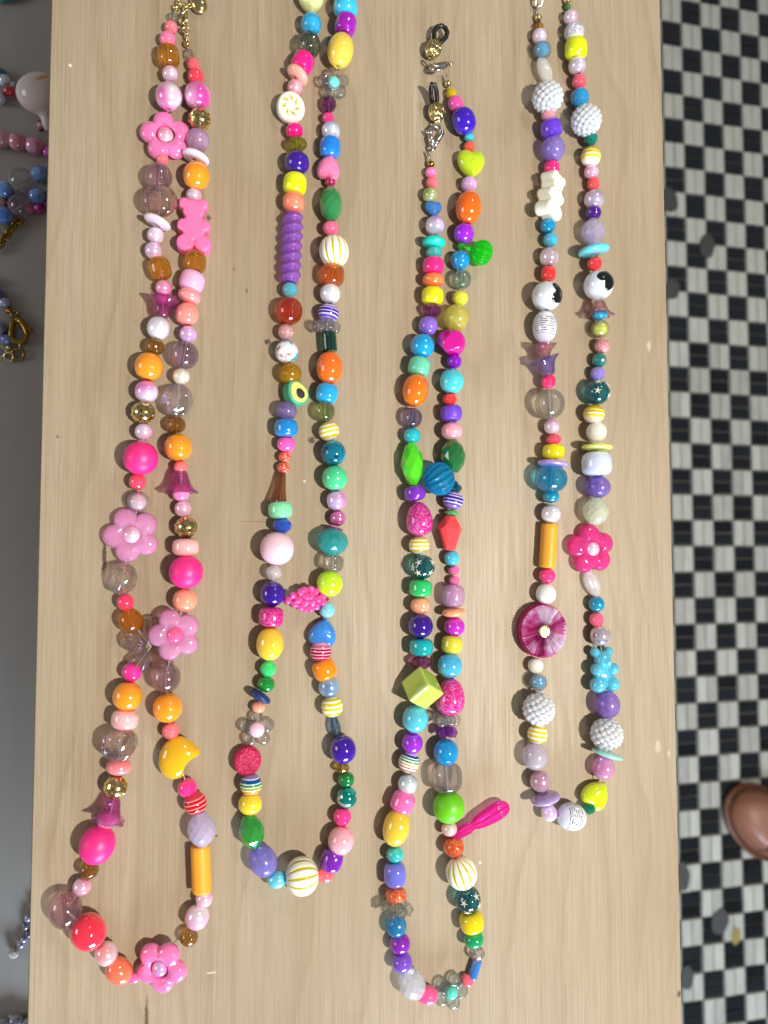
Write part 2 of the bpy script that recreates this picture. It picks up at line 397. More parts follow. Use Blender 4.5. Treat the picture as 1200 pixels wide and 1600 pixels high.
        t = bump(900, 0.9, 0.0006, 'ShaderNodeTexVoronoi')
    elif kind == 'kiwi':
        tc = nt.nodes.new('ShaderNodeTexCoord'); sx = nt.nodes.new('ShaderNodeSeparateXYZ'); L(tc.outputs['Generated'], sx.inputs[0])
        x = math_(nt, 'SUBTRACT', sx.outputs[0], 0.45); z = math_(nt, 'SUBTRACT', sx.outputs[1], 0.52)
        rr = math_(nt, 'SQRT', math_(nt, 'ADD', math_(nt, 'MULTIPLY', x, x), math_(nt, 'MULTIPLY', z, z)))
        ang = math_(nt, 'ARCTAN2', x, z)
        pet = math_(nt, 'COSINE', math_(nt, 'ADD', math_(nt, 'MULTIPLY', ang, 7.0), math_(nt, 'MULTIPLY', rr, 22.0)))
        ring = math_(nt, 'LESS_THAN', math_(nt, 'ABSOLUTE', math_(nt, 'SUBTRACT', rr, 0.235)), 0.10)
        y1 = math_(nt, 'MULTIPLY', ring, math_(nt, 'GREATER_THAN', pet, 0.0))
        seed = math_(nt, 'MULTIPLY', math_(nt, 'LESS_THAN', math_(nt, 'ABSOLUTE', math_(nt, 'SUBTRACT', rr, 0.22)), 0.028),
                     math_(nt, 'GREATER_THAN', math_(nt, 'COSINE', math_(nt, 'MULTIPLY', ang, 7.0)), 0.86))
        c1 = mixc(nt, y1, rgb('#f3efdf'), rgb('#cfc06a')); L(mixc(nt, seed, c1, rgb('#4a4a18')), I['Base Color'])
        I['Roughness'].default_value = 0.32; I['Subsurface Weight'].default_value = 0.15; I['Subsurface Scale'].default_value = 0.001
    elif kind == 'rubber':
        I['Base Color'].default_value = rgb('#0d0e12'); I['Roughness'].default_value = 0.38
    elif kind == 'cord':
        I['Base Color'].default_value = rgb('#e9e4da'); I['Roughness'].default_value = 0.2; I['Transmission Weight'].default_value = 0.5
    MATS[spec] = m
    return m

# ------------------------------------------------------------------ the setting: floor, table, board
Z_TABLE, Z_FLOOR = -0.085, -0.86
def wood_mat():
    m, nt, b = new_mat('birch_plywood'); I = b.inputs; L = nt.links.new
    tc = nt.nodes.new('ShaderNodeTexCoord')
    def noise(sx, sy, scale=1.0, det=4.0, rough=0.55, dist=0.0, loc=0.0):
        mp = nt.nodes.new('ShaderNodeMapping'); mp.inputs['Scale'].default_value = (sx, sy, 1); mp.inputs['Location'].default_value = (loc, loc * 1.7, loc)
        L(tc.outputs['Object'], mp.inputs['Vector'])
        n = N(nt, 'ShaderNodeTexNoise', Scale=scale, Detail=det, Roughness=rough, Distortion=dist); L(mp.outputs[0], n.inputs['Vector']); return n.outputs[0]
    big = noise(9, 4, 1, 3, loc=3.1)                  # soft tone patches
    fine = noise(1500, 26, 1, 4, 0.6)                 # fine fibre
    mid = noise(320, 7, 1, 4, 0.6, 0.3, loc=1.3)
    fleck = noise(2600, 420, 1, 2, loc=5.0)
    # growth rings: wavering lines along y that bend into cathedrals
    sx = nt.nodes.new('ShaderNodeSeparateXYZ'); L(tc.outputs['Object'], sx.inputs[0])
    warp = noise(11, 3.2, 1, 2.5, loc=7.7); w2 = noise(60, 9, 1, 2, loc=2.2)
    ph = math_(nt, 'ADD', math_(nt, 'MULTIPLY', sx.outputs[0], 52.0), math_(nt, 'MULTIPLY', warp, 7.0))
    ph = math_(nt, 'ADD', ph, math_(nt, 'MULTIPLY', w2, 0.45))
    fr = math_(nt, 'FRACT', ph)
    ring = ramp(nt, [(0.0, (0, 0, 0)), (0.72, (0.12, 0.12, 0.12)), (0.93, (1, 1, 1)), (1.0, (0, 0, 0))]); L(fr, ring.inputs[0])
    ringamt = math_(nt, 'MULTIPLY', ring.outputs[0], noise(22, 7, 1, 2, loc=9.0))
    r1 = ramp(nt, [(0.3, rgb('#a29178')), (0.7, rgb('#b3a38b'))]); L(big, r1.inputs[0])
    c = mixc(nt, math_(nt, 'MULTIPLY', ringamt, 0.55), r1.outputs[0], rgb('#846e52'))
    rm = ramp(nt, [(0.35, (0, 0, 0)), (0.75, (1, 1, 1))]); L(mid, rm.inputs[0])
    c = mixc(nt, math_(nt, 'MULTIPLY', rm.outputs[0], 0.42), c, rgb('#917c5e'))
    rf = ramp(nt, [(0.40, (0, 0, 0)), (0.72, (1, 1, 1))]); L(fine, rf.inputs[0])
    c = mixc(nt, math_(nt, 'MULTIPLY', rf.outputs[0], 0.55), c, rgb('#8a765a'))
    rk = ramp(nt, [(0.62, (0, 0, 0)), (0.74, (1, 1, 1))]); L(fleck, rk.inputs[0])
    c = mixc(nt, math_(nt, 'MULTIPLY', rk.outputs[0], 0.35), c, rgb('#695643'))
    # a few knots, dents and glue flecks with a place of their own: (x, y, half width, half height, colour, strength)
    marks = []
    for (px, py, hx, hy, cl, st) in ((163, 868, 3.2, 26, '#3a2412', .85), (229, 1590, 2.6, 30, '#4a3018', .8), (418, 534, 5, 4.5, '#1d140c', .8), (487, 688, 6, 5, '#2a1c10', .8),
            (326, 340, 3.6, 4.5, '#3a2a18', .75), (366, 420, 3, 3, '#7a5c3c', .5), (385, 454, 2, 3.5, '#5a4028', .7), (1061, 1553, 3.4, 4.6, '#4a2418', .8), (338, 1306, 2, 2, '#2b1d12', .8),
            (1014, 541, 4, 8, '#e6dcc4', .35), (1028, 1166, 5, 9, '#e3d8c2', .3), (110, 102, 2.4, 2.4, '#f4ecd4', .8), (750, 1348, 2.2, 2.4, '#efe6d2', .7), (1045, 1178, 2.4, 6, '#e9dfcb', .25),
            (330, 1520, 8, 1.4, '#e8dfcc', .5), (90, 682, 2, 2.4, '#4a3622', .7), (476, 752, 2, 2.4, '#efe2c4', .6), (400, 815, 26, 1.3, '#7c6242', .5), (500, 832, 30, 1.2, '#84694a', .4)):
        p = at(px, py); s = mpp(p)
        dx = math_(nt, 'DIVIDE', math_(nt, 'SUBTRACT', sx.outputs[0], p.x), hx * s); dy = math_(nt, 'DIVIDE', math_(nt, 'SUBTRACT', sx.outputs[1], p.y), hy * s)
        d = math_(nt, 'SQRT', math_(nt, 'ADD', math_(nt, 'MULTIPLY', dx, dx), math_(nt, 'MULTIPLY', dy, dy)))
        d = math_(nt, 'ADD', d, math_(nt, 'MULTIPLY', math_(nt, 'SUBTRACT', noise(1500, 900, 1, 2, loc=px * .01), 0.5), 1.5))
        k = math_(nt, 'MULTIPLY', math_(nt, 'SUBTRACT', 1.25, d), 1.6)
        for n_ in (k.node,): n_.use_clamp = True
        c = mixc(nt, math_(nt, 'MULTIPLY', k, st), c, rgb(cl))
    L(c, I['Base Color'])
    rr = ramp(nt, [(0.3, (0.42,) * 3), (0.7, (0.56,) * 3)]); L(fine, rr.inputs[0]); L(rr.outputs[0], I['Roughness'])
    I['Specular IOR Level'].default_value = 0.35
    bp = N(nt, 'ShaderNodeBump', Strength=0.18, Distance=0.0002); L(fine, bp.inputs['Height']); L(bp.outputs[0], I['Normal'])
    return m
def flat_mat(name, col, rough=0.5, nscale=None, amt=0.2, stretch=(1, 1, 1), spec=0.5, rv=0.10):
    m, nt, b = new_mat(name); L = nt.links.new
    b.inputs['Base Color'].default_value = rgb(col); b.inputs['Roughness'].default_value = rough; b.inputs['Specular IOR Level'].default_value = spec
    if nscale:
        tc = nt.nodes.new('ShaderNodeTexCoord'); mp = nt.nodes.new('ShaderNodeMapping'); mp.inputs['Scale'].default_value = stretch
        L(tc.outputs['Object'], mp.inputs['Vector'])
        oi = nt.nodes.new('ShaderNodeObjectInfo'); L(oi.outputs['Random'], mp.inputs['Location'])
        n = N(nt, 'ShaderNodeTexNoise', Scale=nscale, Detail=5.0); L(mp.outputs[0], n.inputs['Vector'])
        hs = N(nt, 'ShaderNodeHueSaturation', Color=rgb(col))
        v = math_(nt, 'ADD', math_(nt, 'MULTIPLY', n.outputs[0], amt * 2), 1 - amt)
        v = math_(nt, 'ADD', v, math_(nt, 'MULTIPLY', math_(nt, 'SUBTRACT', oi.outputs['Random'], 0.5), rv))
        L(v, hs.inputs['Value']); L(hs.outputs[0], b.inputs['Base Color'])
    return m

# floor of black and white mosaic strips
MG = flat_mat('grout', '#6b6a64', 0.8, 60, 0.3)
MWT = flat_mat('white_stone', '#bfbcb0', 0.36, 45, 0.22, (3, 1, 1), rv=0.28)
MBT = flat_mat('black_stone', '#1a1d20', 0.26, 60, 0.5, rv=0.8)
MGD = flat_mat('dark_spacer', '#3b3d3e', 0.5)
a0 = at(1045.5, 571.5, Z_FLOOR); a1 = at(1045.5 + 32.1, 571.5 + 32.1 * 0.055, Z_FLOOR); a2 = at(1045.5 + 0.9, 571.5 + 39.75, Z_FLOOR)
PX_, PY_ = (a1 - a0).x, (a0 - a2).y
floor = bpy.data.objects.new('floor', bpy.data.meshes.new('floor'))
floor.data.from_pydata([(-2.2, -2.2, Z_FLOOR - .004), (2.4, -2.2, Z_FLOOR - .004), (2.4, 2.2, Z_FLOOR - .004), (-2.2, 2.2, Z_FLOOR - .004)], [], [(0, 1, 2, 3)])
floor.data.materials.append(MG); link(floor); floor['kind'] = 'structure'
def to_px(p):
    q = RW.T @ (np.array(p) - CAM)
    return CX + FPX * q[0] / q[2], CY + FPX * q[1] / q[2]
strips = []
rt = random.Random(3)
for ci in range(-8, 20):
    for ri in range(-26, 34):
        x0, y1 = a0.x + ci * PX_, a0.y - ri * PY_
        cxm, cym = x0 + PX_ / 2, y1 - PY_ / 2
        black = (ci + ri) % 2 == 0
        if not black:
            for s in (-1, 1): strips.append((cxm + s * PX_ * .242, cym, PX_ * .447, PY_ * .962, 0))
        else:
            for s in (-1, 1): strips.append((cxm, cym + s * PY_ * .235, PX_ * .85, PY_ * .41, 1))
vis = []
for i, (x, y, w, h, b_) in enumerate(strips):
    u, v = to_px((x, y, Z_FLOOR))
    if 1022 < u < 1206 and -20 < v < 1620: vis.append((-mpp((x, y, Z_FLOOR)) * 0 - v, i))
vis = [i for _, i in sorted(vis)][:300]; vset = set(vis)
def tile_mesh(w, h, mat, nm):
    t = 0.004; k = 0.0007
    v = [(-w / 2, -h / 2, -t), (w / 2, -h / 2, -t), (w / 2, h / 2, -t), (-w / 2, h / 2, -t)] + [(sx * (w / 2), sy * (h / 2), -k) for sx, sy in ((-1, -1), (1, -1), (1, 1), (-1, 1))] + [(sx * (w / 2 - k), sy * (h / 2 - k), 0) for sx, sy in ((-1, -1), (1, -1), (1, 1), (-1, 1))]
    f = [(0, 1, 5, 4), (1, 2, 6, 5), (2, 3, 7, 6), (3, 0, 4, 7), (4, 5, 9, 8), (5, 6, 10, 9), (6, 7, 11, 10), (7, 4, 8, 11), (8, 9, 10, 11)]
    return v, f
tv = [tile_mesh(strips[[s[4] for s in strips].index(q)][2], strips[[s[4] for s in strips].index(q)][3], None, '') for q in (0, 1)]
tme = []
for q, mt in ((0, MWT), (1, MBT)):
    me = bpy.data.meshes.new('tile'); me.from_pydata(*[tv[q][0], [], tv[q][1]]); me.materials.append(mt); tme.append(me)
rest = ([], [], [])
for i, (x, y, w, h, b_) in enumerate(strips):
    dz = Z_FLOOR + rt.uniform(-.0004, .0003); jx, jy, rz = rt.uniform(-.0004, .0004), rt.uniform(-.0004, .0004), rt.uniform(-.008, .008)
    if i in vset:
        o = bpy.data.objects.new('tile', tme[b_]); link(o, floor); o.location = (x + jx, y + jy, dz); o.rotation_euler = (0, 0, rz)
    else:
        n = len(rest[0]); rest[0].extend([(a + x + jx, b + y + jy, c + dz) for a, b, c in tv[b_][0]])
        rest[1].extend([tuple(k + n for k in f) for f in tv[b_][1]]); rest[2].extend([b_] * len(tv[b_][1]))
o = mesh_obj('tile_mosaic', rest[0], rest[1], [MWT, MBT], floor, False, rest[2]); o['kind'] = 'stuff'
# trodden-in gum and dirt spots on the stones
MST = flat_mat('gum_stain', '#4b4946', 0.6, 90, 0.25)
MST2 = flat_mat('ochre_stain', '#a08c50', 0.6, 90, 0.2)
for (px, py, rx, ry, mt) in ((1046, 312, 15, 20, MST), (1105, 384, 14, 19, MST), (1050, 452, 13, 17, MST), (1066, 1370, 14, 21, MST), (1125, 1440, 15, 20, MST), (1073, 1528, 13, 17, MST), (1150, 1463, 8, 13, MST2)):
    p = at(px, py, Z_FLOOR + .001); s = mpp(p); V = [(0, 0, 0.0011)]
    for k in range(24):
        t = 2 * math.pi * k / 24; q = 1 + .07 * math.sin(2 * t + px) + .05 * math.sin(5 * t + py)
        V.append((rx * s * q * math.cos(t), ry * s * q * math.sin(t), 0.0002))
    o = mesh_obj('stain', V, [(0, 1 + k, 1 + (k + 1) % 24) for k in range(24)], mt, floor); o.location = p

# grey table and the plywood board raised above it
bl, br = at(62, 800).x, at(1048.5, 800).x
BY0, BY1, BT = -0.31, 0.33, 0.012
MTB = flat_mat('grey_paint', '#b4afa7', 0.42, 14, 0.10, (6, 1, 1))
tbl = empty('display_table', (-0.15, 0, Z_FLOOR), 'dark grey painted table under the plywood board, showing along the left edge', 'table')
o = bevelled_box('table_top', ((br - .012 - .75) / 2, 0, Z_TABLE - .02), (br - .012 + .75, 1.3, .04), .002, MTB, tbl); o.location -= tbl.location
o = bevelled_box('cabinet', ((br - .05 - .70) / 2, 0, (Z_TABLE - .04 + Z_FLOOR) / 2), (br - .05 + .70, 1.2, Z_TABLE - .04 - Z_FLOOR - .001), .003, MTB, tbl); o.location -= tbl.location
MWOOD = wood_mat()
brd = empty('plywood_board', ((bl + br) / 2, 0, Z_TABLE), 'pale birch plywood board on which the four bead strands lie', 'board')
def place(o, e): o.location = o.location - e.location; return o
plies = ((0.0, .0012, MWOOD, 'face_veneer'), (.0012, .0032, flat_mat('ply_dark', '#7a5a44', .7, 200, .2), 'core_ply'), (.0032, .0052, flat_mat('ply_light', '#d2b594', .7, 200, .2), 'core_ply'),
         (.0052, .0072, flat_mat('ply_dark_b', '#8a6650', .7, 200, .2), 'core_ply'), (.0072, .0092, flat_mat('ply_light_b', '#cdb08e', .7, 200, .2), 'core_ply'), (.0092, .012, flat_mat('ply_back', '#b8946a', .7, 200, .2), 'back_veneer'))
for k, (t0, t1, mt, nm) in enumerate(plies):
    e = (0.0, .0004, .0001, .0005, .0001, .0003)[k]
    o = bevelled_box(nm, ((bl + br) / 2, (BY0 + BY1) / 2, -(t0 + t1) / 2), (br - bl + 2 * e, BY1 - BY0 + 2 * e, t1 - t0 - .00002), .0003, mt, brd, 1); place(o, brd)
for xx in (bl + .085, br - .05):
    o = bevelled_box('support_rail', (xx, 0, (Z_TABLE - BT) / 2 - BT * 0 - .0), (.03, .5, -Z_TABLE - BT - .0004), .001, plies[5][2], brd); place(o, brd)
    o.location.z += -0.0 
# white card sticking out from under the board's right edge
p = at(1034, 0, -BT - .001)
V, F = box_vf((0, 0, 0), (.012, .05, .0006)); o = mesh_obj('paper_card', V, F, flat_mat('white_card', '#eeeae2', .7), None, False)
o.location = (br - .0032, at(1034, 2).y + .012, -BT - .0006); o.rotation_euler = (0, 0, math.radians(-7))
o['label'] = 'white paper card peeking out under the board at its top right edge'; o['category'] = 'card'

# ------------------------------------------------------------------ beads
KN = {'r': 'round_bead', 'o': 'oval_bead', 'p': 'pony_bead', 'd': 'disc_bead', 't': 'tube_bead', 'f': 'faceted_bead', 'c': 'crystal_bead', 'F': 'flower_bead', 'C': 'clear_flower_bead',
      'bear': 'bear_bead', 'gummy': 'bear_bead', 'heart': 'heart_bead', 'moon': 'moon_bead', 'nug': 'nugget_bead', 'cube': 'cube_bead', 'prism': 'prism_bead', 'spiral': 'spiral_bead',
      'berry': 'berry_bead', 'melon': 'melon_bead', 'fil': 'filigree_bead', 'rib': 'ribbed_bead', 'bell': 'bell_bead', 'cluster': 'crystal_cluster', 'kiwi': 'fruit_slice_bead', 'avo': 'avocado_bead',
      'puck': 'round_slab_bead', 'wheel': 'pinwheel_bead', 'leaf': 'leaf_bead', 'drop': 'drop_bead', 'star': 'star_bead', 'eye': 'eye_bead', 'inner': 'double_bead', 'spear': 'spear_bead',
      'cone': 'cone_bead', 'crimp': 'crimp_bead', 'carve': 'carved_bead', 'shellring': 'fluted_disc_bead'}
def heart2(u, v):
    return (u * u + v * v - 1) ** 3 - u * u * v ** 3
def flower_vf(R, T, hole, c=.58, rp=.42, dip=.22, nseg=90, nr=9):
    V, F = [], []
    def rho(t):
        ph = (t + math.pi / 5) % (2 * math.pi / 5) - math.pi / 5
        return c * math.cos(ph) + math.sqrt(max(1e-6, rp * rp - (c * math.sin(ph)) ** 2)), ph
    rows = []
    for side in (1, -1):
        for i in range(nr + 1):
            s = i / nr if side == 1 else 1 - i / nr
            if side == -1 and i == 0: continue
            row = []
            for k in range(nseg):
                t = 2 * math.pi * k / nseg; q, ph = rho(t)
                r0 = hole; r = r0 + (q - r0) * s
                e = math.sqrt(max(0, 1 - s ** 3.2)); crease = 1 - dip * (abs(ph) / (math.pi / 5)) ** 3 * min(1, s * 1.4)
                inn = min(1, .72 + .9 * s)
                row.append((R * r * math.sin(t), R * r * math.cos(t), side * T / 2 * e * crease * inn))
            rows.append(row)
    for row in rows: V.extend(row)
    n = len(rows)
    for i in range(n):
        j = (i + 1) % n
        for k in range(nseg):
            l = (k + 1) % nseg; F.append((i * nseg + k, i * nseg + l, j * nseg + l, j * nseg + k))
    return V, F
def facet_vf(w, l, n=8, rows=5):
    pts = []
    for i in range(rows):
        t = -1 + 2 * i / (rows - 1); y = t * .86 * l / 2; r = w / 2 * math.sqrt(max(0, 1 - (t * .86) ** 2)) 
        for k in range(n):
            a = 2 * math.pi * (k + .5 * (i % 2)) / n; pts.append((r * math.sin(a), y, r * math.cos(a)))
    for s in (-1, 1):
        for k in range(n):
            a = 2 * math.pi * k / n; pts.append((w * .16 * math.sin(a), s * l / 2, w * .16 * math.cos(a)))
    return hull(pts)
def fil_vf(w, l):
    bm = bmesh.new(); nl, nt_ = 30, 14; rows = []
    for i in range(nt_ + 1):
        t = math.radians(-72 + 144 * i / nt_)
        rows.append([bm.verts.new((w / 2 * math.cos(t) * math.sin(2 * math.pi * k / nl), l / 2 * math.sin(t) / .95, w / 2 * math.cos(t) * math.cos(2 * math.pi * k / nl))) for k in range(nl)])
    for i in range(nt_):
        for k in range(nl):
            hole = (k % 3 == 1 and i in (1, 2, 5, 8, 11, 12)) or ((k + 1) % 6 == 0 and i in (4, 6, 7, 9))
            if hole: continue
            q = (k + 1) % nl; bm.faces.new((rows[i][k], rows[i][q], rows[i + 1][q], rows[i + 1][k]))
    bmesh.ops.recalc_face_normals(bm, faces=bm.faces)
    bmesh.ops.solidify(bm, geom=bm.faces[:], thickness=w * .03)
    bm.verts.index_update(); V = [tuple(v.co) for v in bm.verts]; F = [tuple(v.index for v in f.verts) for f in bm.faces]; bm.free(); return V, F
def puck_vf(R, T, bev=.12, n=40):
    e = bev * T
    pr = [(1e-5, -T / 2), (R - e, -T / 2), (R - e * .3, -T / 2 + e * .3), (R, -T / 2 + e), (R, T / 2 - e), (R - e * .3, T / 2 - e * .3), (R - e, T / 2), (R * .5, T / 2), (1e-5, T / 2)]
    V, F = lathe(pr, n, closed=False); return [(x, -z, y) for x, y, z in V], F
def star_prism(R, th, inner=.22):
    V = []
    for z in (0, th):
        for k in range(10):
            r = R if k % 2 == 0 else R * inner; a = math.pi * k / 5; V.append((r * math.sin(a), r * math.cos(a), z))
    F = [tuple(range(10, 20)), tuple(reversed(range(10)))] + [(k, (k + 1) % 10, 10 + (k + 1) % 10, 10 + k) for k in range(10)]
    return V, F
def bear_fn(w, th, gummy=False):
    h = w / 2
    if gummy:
        def fn(x, y, z):
            x, y, z = x / h, y / h, z / h
            d = ball(x, y, z, (-.02, .62, .1), .58)
            for c, r in (((-.55, 1.12, .05), .33), ((.42, 1.14, .05), .33), ((.12, .5, .55), .26)): d = smin(d, ball(x, y, z, c, r), .08)
            d = smin(d, elli(x, y, z, (.0, -.42, 0), (.62, .85, .55)), .1)
            for c, r in (((-.52, .0, .32), .46), ((.58, .02, .32), .42), ((-.46, -.98, .28), .56), ((.52, -.96, .28), .52)): d = smin(d, ball(x, y, z, c, r), .05)
            return d * h
    else:
        def fn(x, y, z):
            x, y, z = x / h, y / h, z / h
            def ci(c, r): return np.sqrt((x - c[0]) ** 2 + (y - c[1]) ** 2) - r
            d = ci((0, .92), .64)
            for c, r in (((-.53, 1.30), .33), ((.53, 1.30), .32), ((-.60, .0), .37), ((.60, .0), .37), ((0, -.25), .66), ((0, .1), .6), ((-.5, -1.05), .50), ((.5, -1.05), .50)): d = smin(d, ci(c, r), .07)
            q = np.abs(z) - th / h / 2; e = .16
            return (np.minimum(np.maximum(d + e, q + e), 0) + np.sqrt(np.maximum(d + e, 0) ** 2 + np.maximum(q + e, 0) ** 2) - e) * h
    return fn
def shape(k, w, l, o):
    """-> verts, faces, smooth, half height"""
    R, H = w / 2, l / 2
    if k in ('r', 'star', 'eye', 'inner', 'crimp'): v, f = lathe(prof_round(R, H, 2.12 if k == 'r' else 2.0), 30); return v, f, True, R
    if k == 'o': v, f = lathe(prof_round(R, H, 2.1), 30); return v, f, True, R
    if k == 'p': v, f = lathe(prof_round(R, H, 3.2, R * o.get('rh', .34), 15), 32); return v, f, True, R
    if k == 'd': v, f = lathe(prof_round(R, H, 2.5, R * .14, 13), 36); return v, f, True, R
    if k == 't': v, f = lathe(prof_round(R, H, 14, R * .4, 21), 28); return v, f, True, R
    if k == 'f': v, f = facet_vf(w, l, o.get('n', 9), o.get('rows', 5)); return v, f, False, R
    if k == 'c':
        pts = []
        for yy, rr, of in ((-.5, .5, 0), (-.22, .9, .5), (0, 1, 0), (.22, .9, .5), (.5, .5, 0)):
            for q in range(10): a = 2 * math.pi * (q + of) / 10; pts.append((R * rr * math.sin(a), l * yy, R * rr * math.cos(a)))
        v, f = hull(pts); return v, f, False, R
    if k in ('F', 'C'):
        T = o.get('T', .30 if k == 'F' else .34) * w
        v, f = flower_vf(R, T, o.get('hole', .34), *((.58, .42, .25) if k == 'F' else (.63, .372, .55))); return v, f, True, T / 2
    if k == 'bear': T = o.get('T', .5) * w; v, f = surf(bear_fn(w, T), (-R * 1.15, -R * 1.8, -T), (R * 1.15, R * 1.9, T), 52); return v, f, True, T / 2
    if k == 'gummy': v, f = surf(bear_fn(w, 0, True), (-R * 1.3, -R * 1.8, -R), (R * 1.3, R * 1.8, R), 48); return v, f, True, R * .55
    if k == 'heart':
        T = o.get('T', .6)
        def fn(x, y, z): X, Y, Z_ = x / R * 1.12, y / H * 1.1 + .12, z / (R * T) * 1.0; return (X * X + Y * Y + Z_ * Z_ - 1) ** 3 - X * X * Y ** 3 - .05 * Z_ * Z_ * np.maximum(Y, 0) ** 3
        v, f = surf(fn, (-R * 1.25, -H * 1.3, -R * T * 1.2), (R * 1.25, H * 1.3, R * T * 1.2), 44); return v, f, True, R * T * .95
    if k == 'moon':
        def fn(x, y, z):
            d = smin(elli(x / R, y / H, z / R, (-.06, 0, 0), (.90, 1, .62)), elli(x / R, y / H, z / R, (.42, .40, .05), (.60, .34, .42)), .25); c = np.sqrt((x / R - 1.12) ** 2 + (y / H + .42) ** 2 + (z / R * .35) ** 2) - .68
            return -smin(-d, c, .12) * R
        v, f = surf(fn, (-R * 1.1, -H * 1.1, -R * .8), (R * 1.1, H * 1.1, R * .8), 44); return v, f, True, R * .6
    if k == 'nug':
        R, H = R * 1.1, H * 1.1
        rr = random.Random(int(w * 1e6) + int(l * 1e6)); pl = []
        for _ in range(16):
            d = Vector((rr.gauss(0, 1), rr.gauss(0, 1), rr.gauss(0, 1))).normalized(); pl.append((d, rr.uniform(.72, .92)))
        def fn(x, y, z):
            x, y, z = x / R, y / H, z / R; d = np.sqrt(x * x + y * y + z * z) - 1
            for n_, c in pl: d = -smin(-d, -(x * n_.x + y * n_.y + z * n_.z - c), .035)
            return d * R
        v, f = surf(fn, (-R * 1.1, -H * 1.1, -R * 1.1), (R * 1.1, H * 1.1, R * 1.1), 34); return v, f, True, R * .85
    if k == 'cube':
        m = Matrix.Rotation(math.radians(38), 3, 'X') @ Matrix.Rotation(math.radians(40), 3, 'Z'); mi = np.array(m.inverted()); s = R * .68; e = s * .10
        def fn(x, y, z):
            q = [np.abs(mi[i][0] * x + mi[i][1] * y + mi[i][2] * z) - s + e for i in range(3)]
            return np.sqrt(sum(np.maximum(a, 0) ** 2 for a in q)) + np.minimum(np.maximum(np.maximum(q[0], q[1]), q[2]), 0) - e
        v, f = surf(fn, (-w * .75,) * 3, (w * .75,) * 3, 46); return v, f, True, R * .95
    if k == 'prism':
        pts = []
        for yy, rr, n_, of in ((.5, .42, 5, 0), (.22, 1, 5, .5), (.12, .98, 5, .1), (-.5, .46, 5, .3)):
            for q in range(n_): a = 2 * math.pi * (q + of) / n_; pts.append((R * rr * math.sin(a), l * yy, R * rr * math.cos(a)))
        v, f = hull(pts); return v, f, False, R * .85
    if k == 'spiral':
        pr = prof_round(R * .9, H, 8, R * .2, 121); 
        v, f = lathe(pr, 36, lambda t, r, y: 1 + (.13 * math.cos(t - 2 * math.pi * 3.6 * y / H) if r > R * .5 else 0)); return v, f, True, R * .95
    if k == 'berry':
        V0, F0 = ico(2); V, F = lathe(prof_round(R * .80, R * .80, 2, R * .12), 20); V = list(V); F = list(F); n = 92; rs = R * .185
        for i in range(n):
            yy = 1 - 2 * (i + .5) / n; a = i * 2.399963; q = math.sqrt(1 - yy * yy); c = (R * .83 * q * math.cos(a), R * .83 * yy, R * .83 * q * math.sin(a)); b0 = len(V)
            V.extend([(c[0] + rs * p[0], c[1] + rs * p[1], c[2] + rs * p[2]) for p in V0]); F.extend([tuple(b0 + j for j in fc) for fc in F0])
        return V, F, True, R
    if k == 'melon': v, f = lathe(prof_round(R, H, 2.1, None, 19), 144, lambda t, r, y: 1 - .06 * max(0, (-math.cos(12 * t) - .35) / .65)); return v, f, True, R
    if k == 'rib': v, f = lathe(prof_round(R, H, 2.1, R * .2, 15), 112, lambda t, r, y: 1 - .13 * (.5 - .5 * math.cos(14 * t))); return v, f, True, R
    if k == 'carve': v, f = lathe(prof_round(R, H, 2.1, None, 25), 96, lambda t, r, y: 1 - .07 * (.5 - .5 * math.cos(7 * (t + 1.5 * y / H))) ** 2); return v, f, True, R
    if k == 'fil': v, f = fil_vf(w, l); return v, f, False, R
    if k == 'bell':
        pr = [(.11, .5), (.17, .49), (.22, .36), (.25, .16), (.30, -.06), (.38, -.26), (.5, -.42), (.49, -.47), (.36, -.33), (.27, -.12), (.22, .12), (.16, .34), (.11, .40)]
        n_ = o.get('n', 6); wq = w / (1 + o.get('amp', .12)); v, f = lathe([(r * wq, y * l) for r, y in pr], 72, lambda t, r, y: 1 + o.get('amp', .12) * math.cos(n_ * t) * (r / w / .5) ** 2)
        if o.get('flip'): v = [(x, -y, -z) for x, y, z in v]
        return v, f, True, R * .8
    if k == 'cluster':
        V0, F0 = ico(2 if not o.get('facet') else 1); V, F = [], []
        for i in range(6):
            a = 2 * math.pi * (i + .25) / 6; c = (R * .66 * math.sin(a), l * .05 * (-1) ** i, R * .66 * math.cos(a)); rs = R * .36; b0 = len(V)
            V.extend([(c[0] + rs * p[0], c[1] + l * .48 * p[1], c[2] + rs * p[2]) for p in V0]); F.extend([tuple(b0 + j for j in fc) for fc in F0])
        v2, f2 = lathe(prof_round(R * .42, H * .8, 2.6, R * .1), 18); b0 = len(V); V.extend(v2); F.extend([tuple(b0 + j for j in fc) for fc in f2])
        return V, F, not o.get('facet'), R
    if k in ('kiwi', 'puck', 'wheel'): T = o.get('T', .32) * w; v, f = puck_vf(R, T, .28 if k != 'wheel' else .1, 48); v = [(x, y * l / w, z) for x, y, z in v]; return v, f, True, T / 2
    if k == 'avo':
        T = .50 * w
        def fn(x, y, z):
            d = np.sqrt(x * x + (y + R * .08) ** 2) - R * .86; d = smin(d, np.sqrt((x - 0) ** 2 + (y - R * .55) ** 2) - R * .46, R * .5)
            q = np.abs(z) - T / 2; e = R * .14
            return np.minimum(np.maximum(d + e, q + e), 0) + np.sqrt(np.maximum(d + e, 0) ** 2 + np.maximum(q + e, 0) ** 2) - e
        v, f = surf(fn, (-R * 1.1, -R * 1.2, -T * .6), (R * 1.1, R * 1.3, T * .6), 40); return v, f, True, R * .7
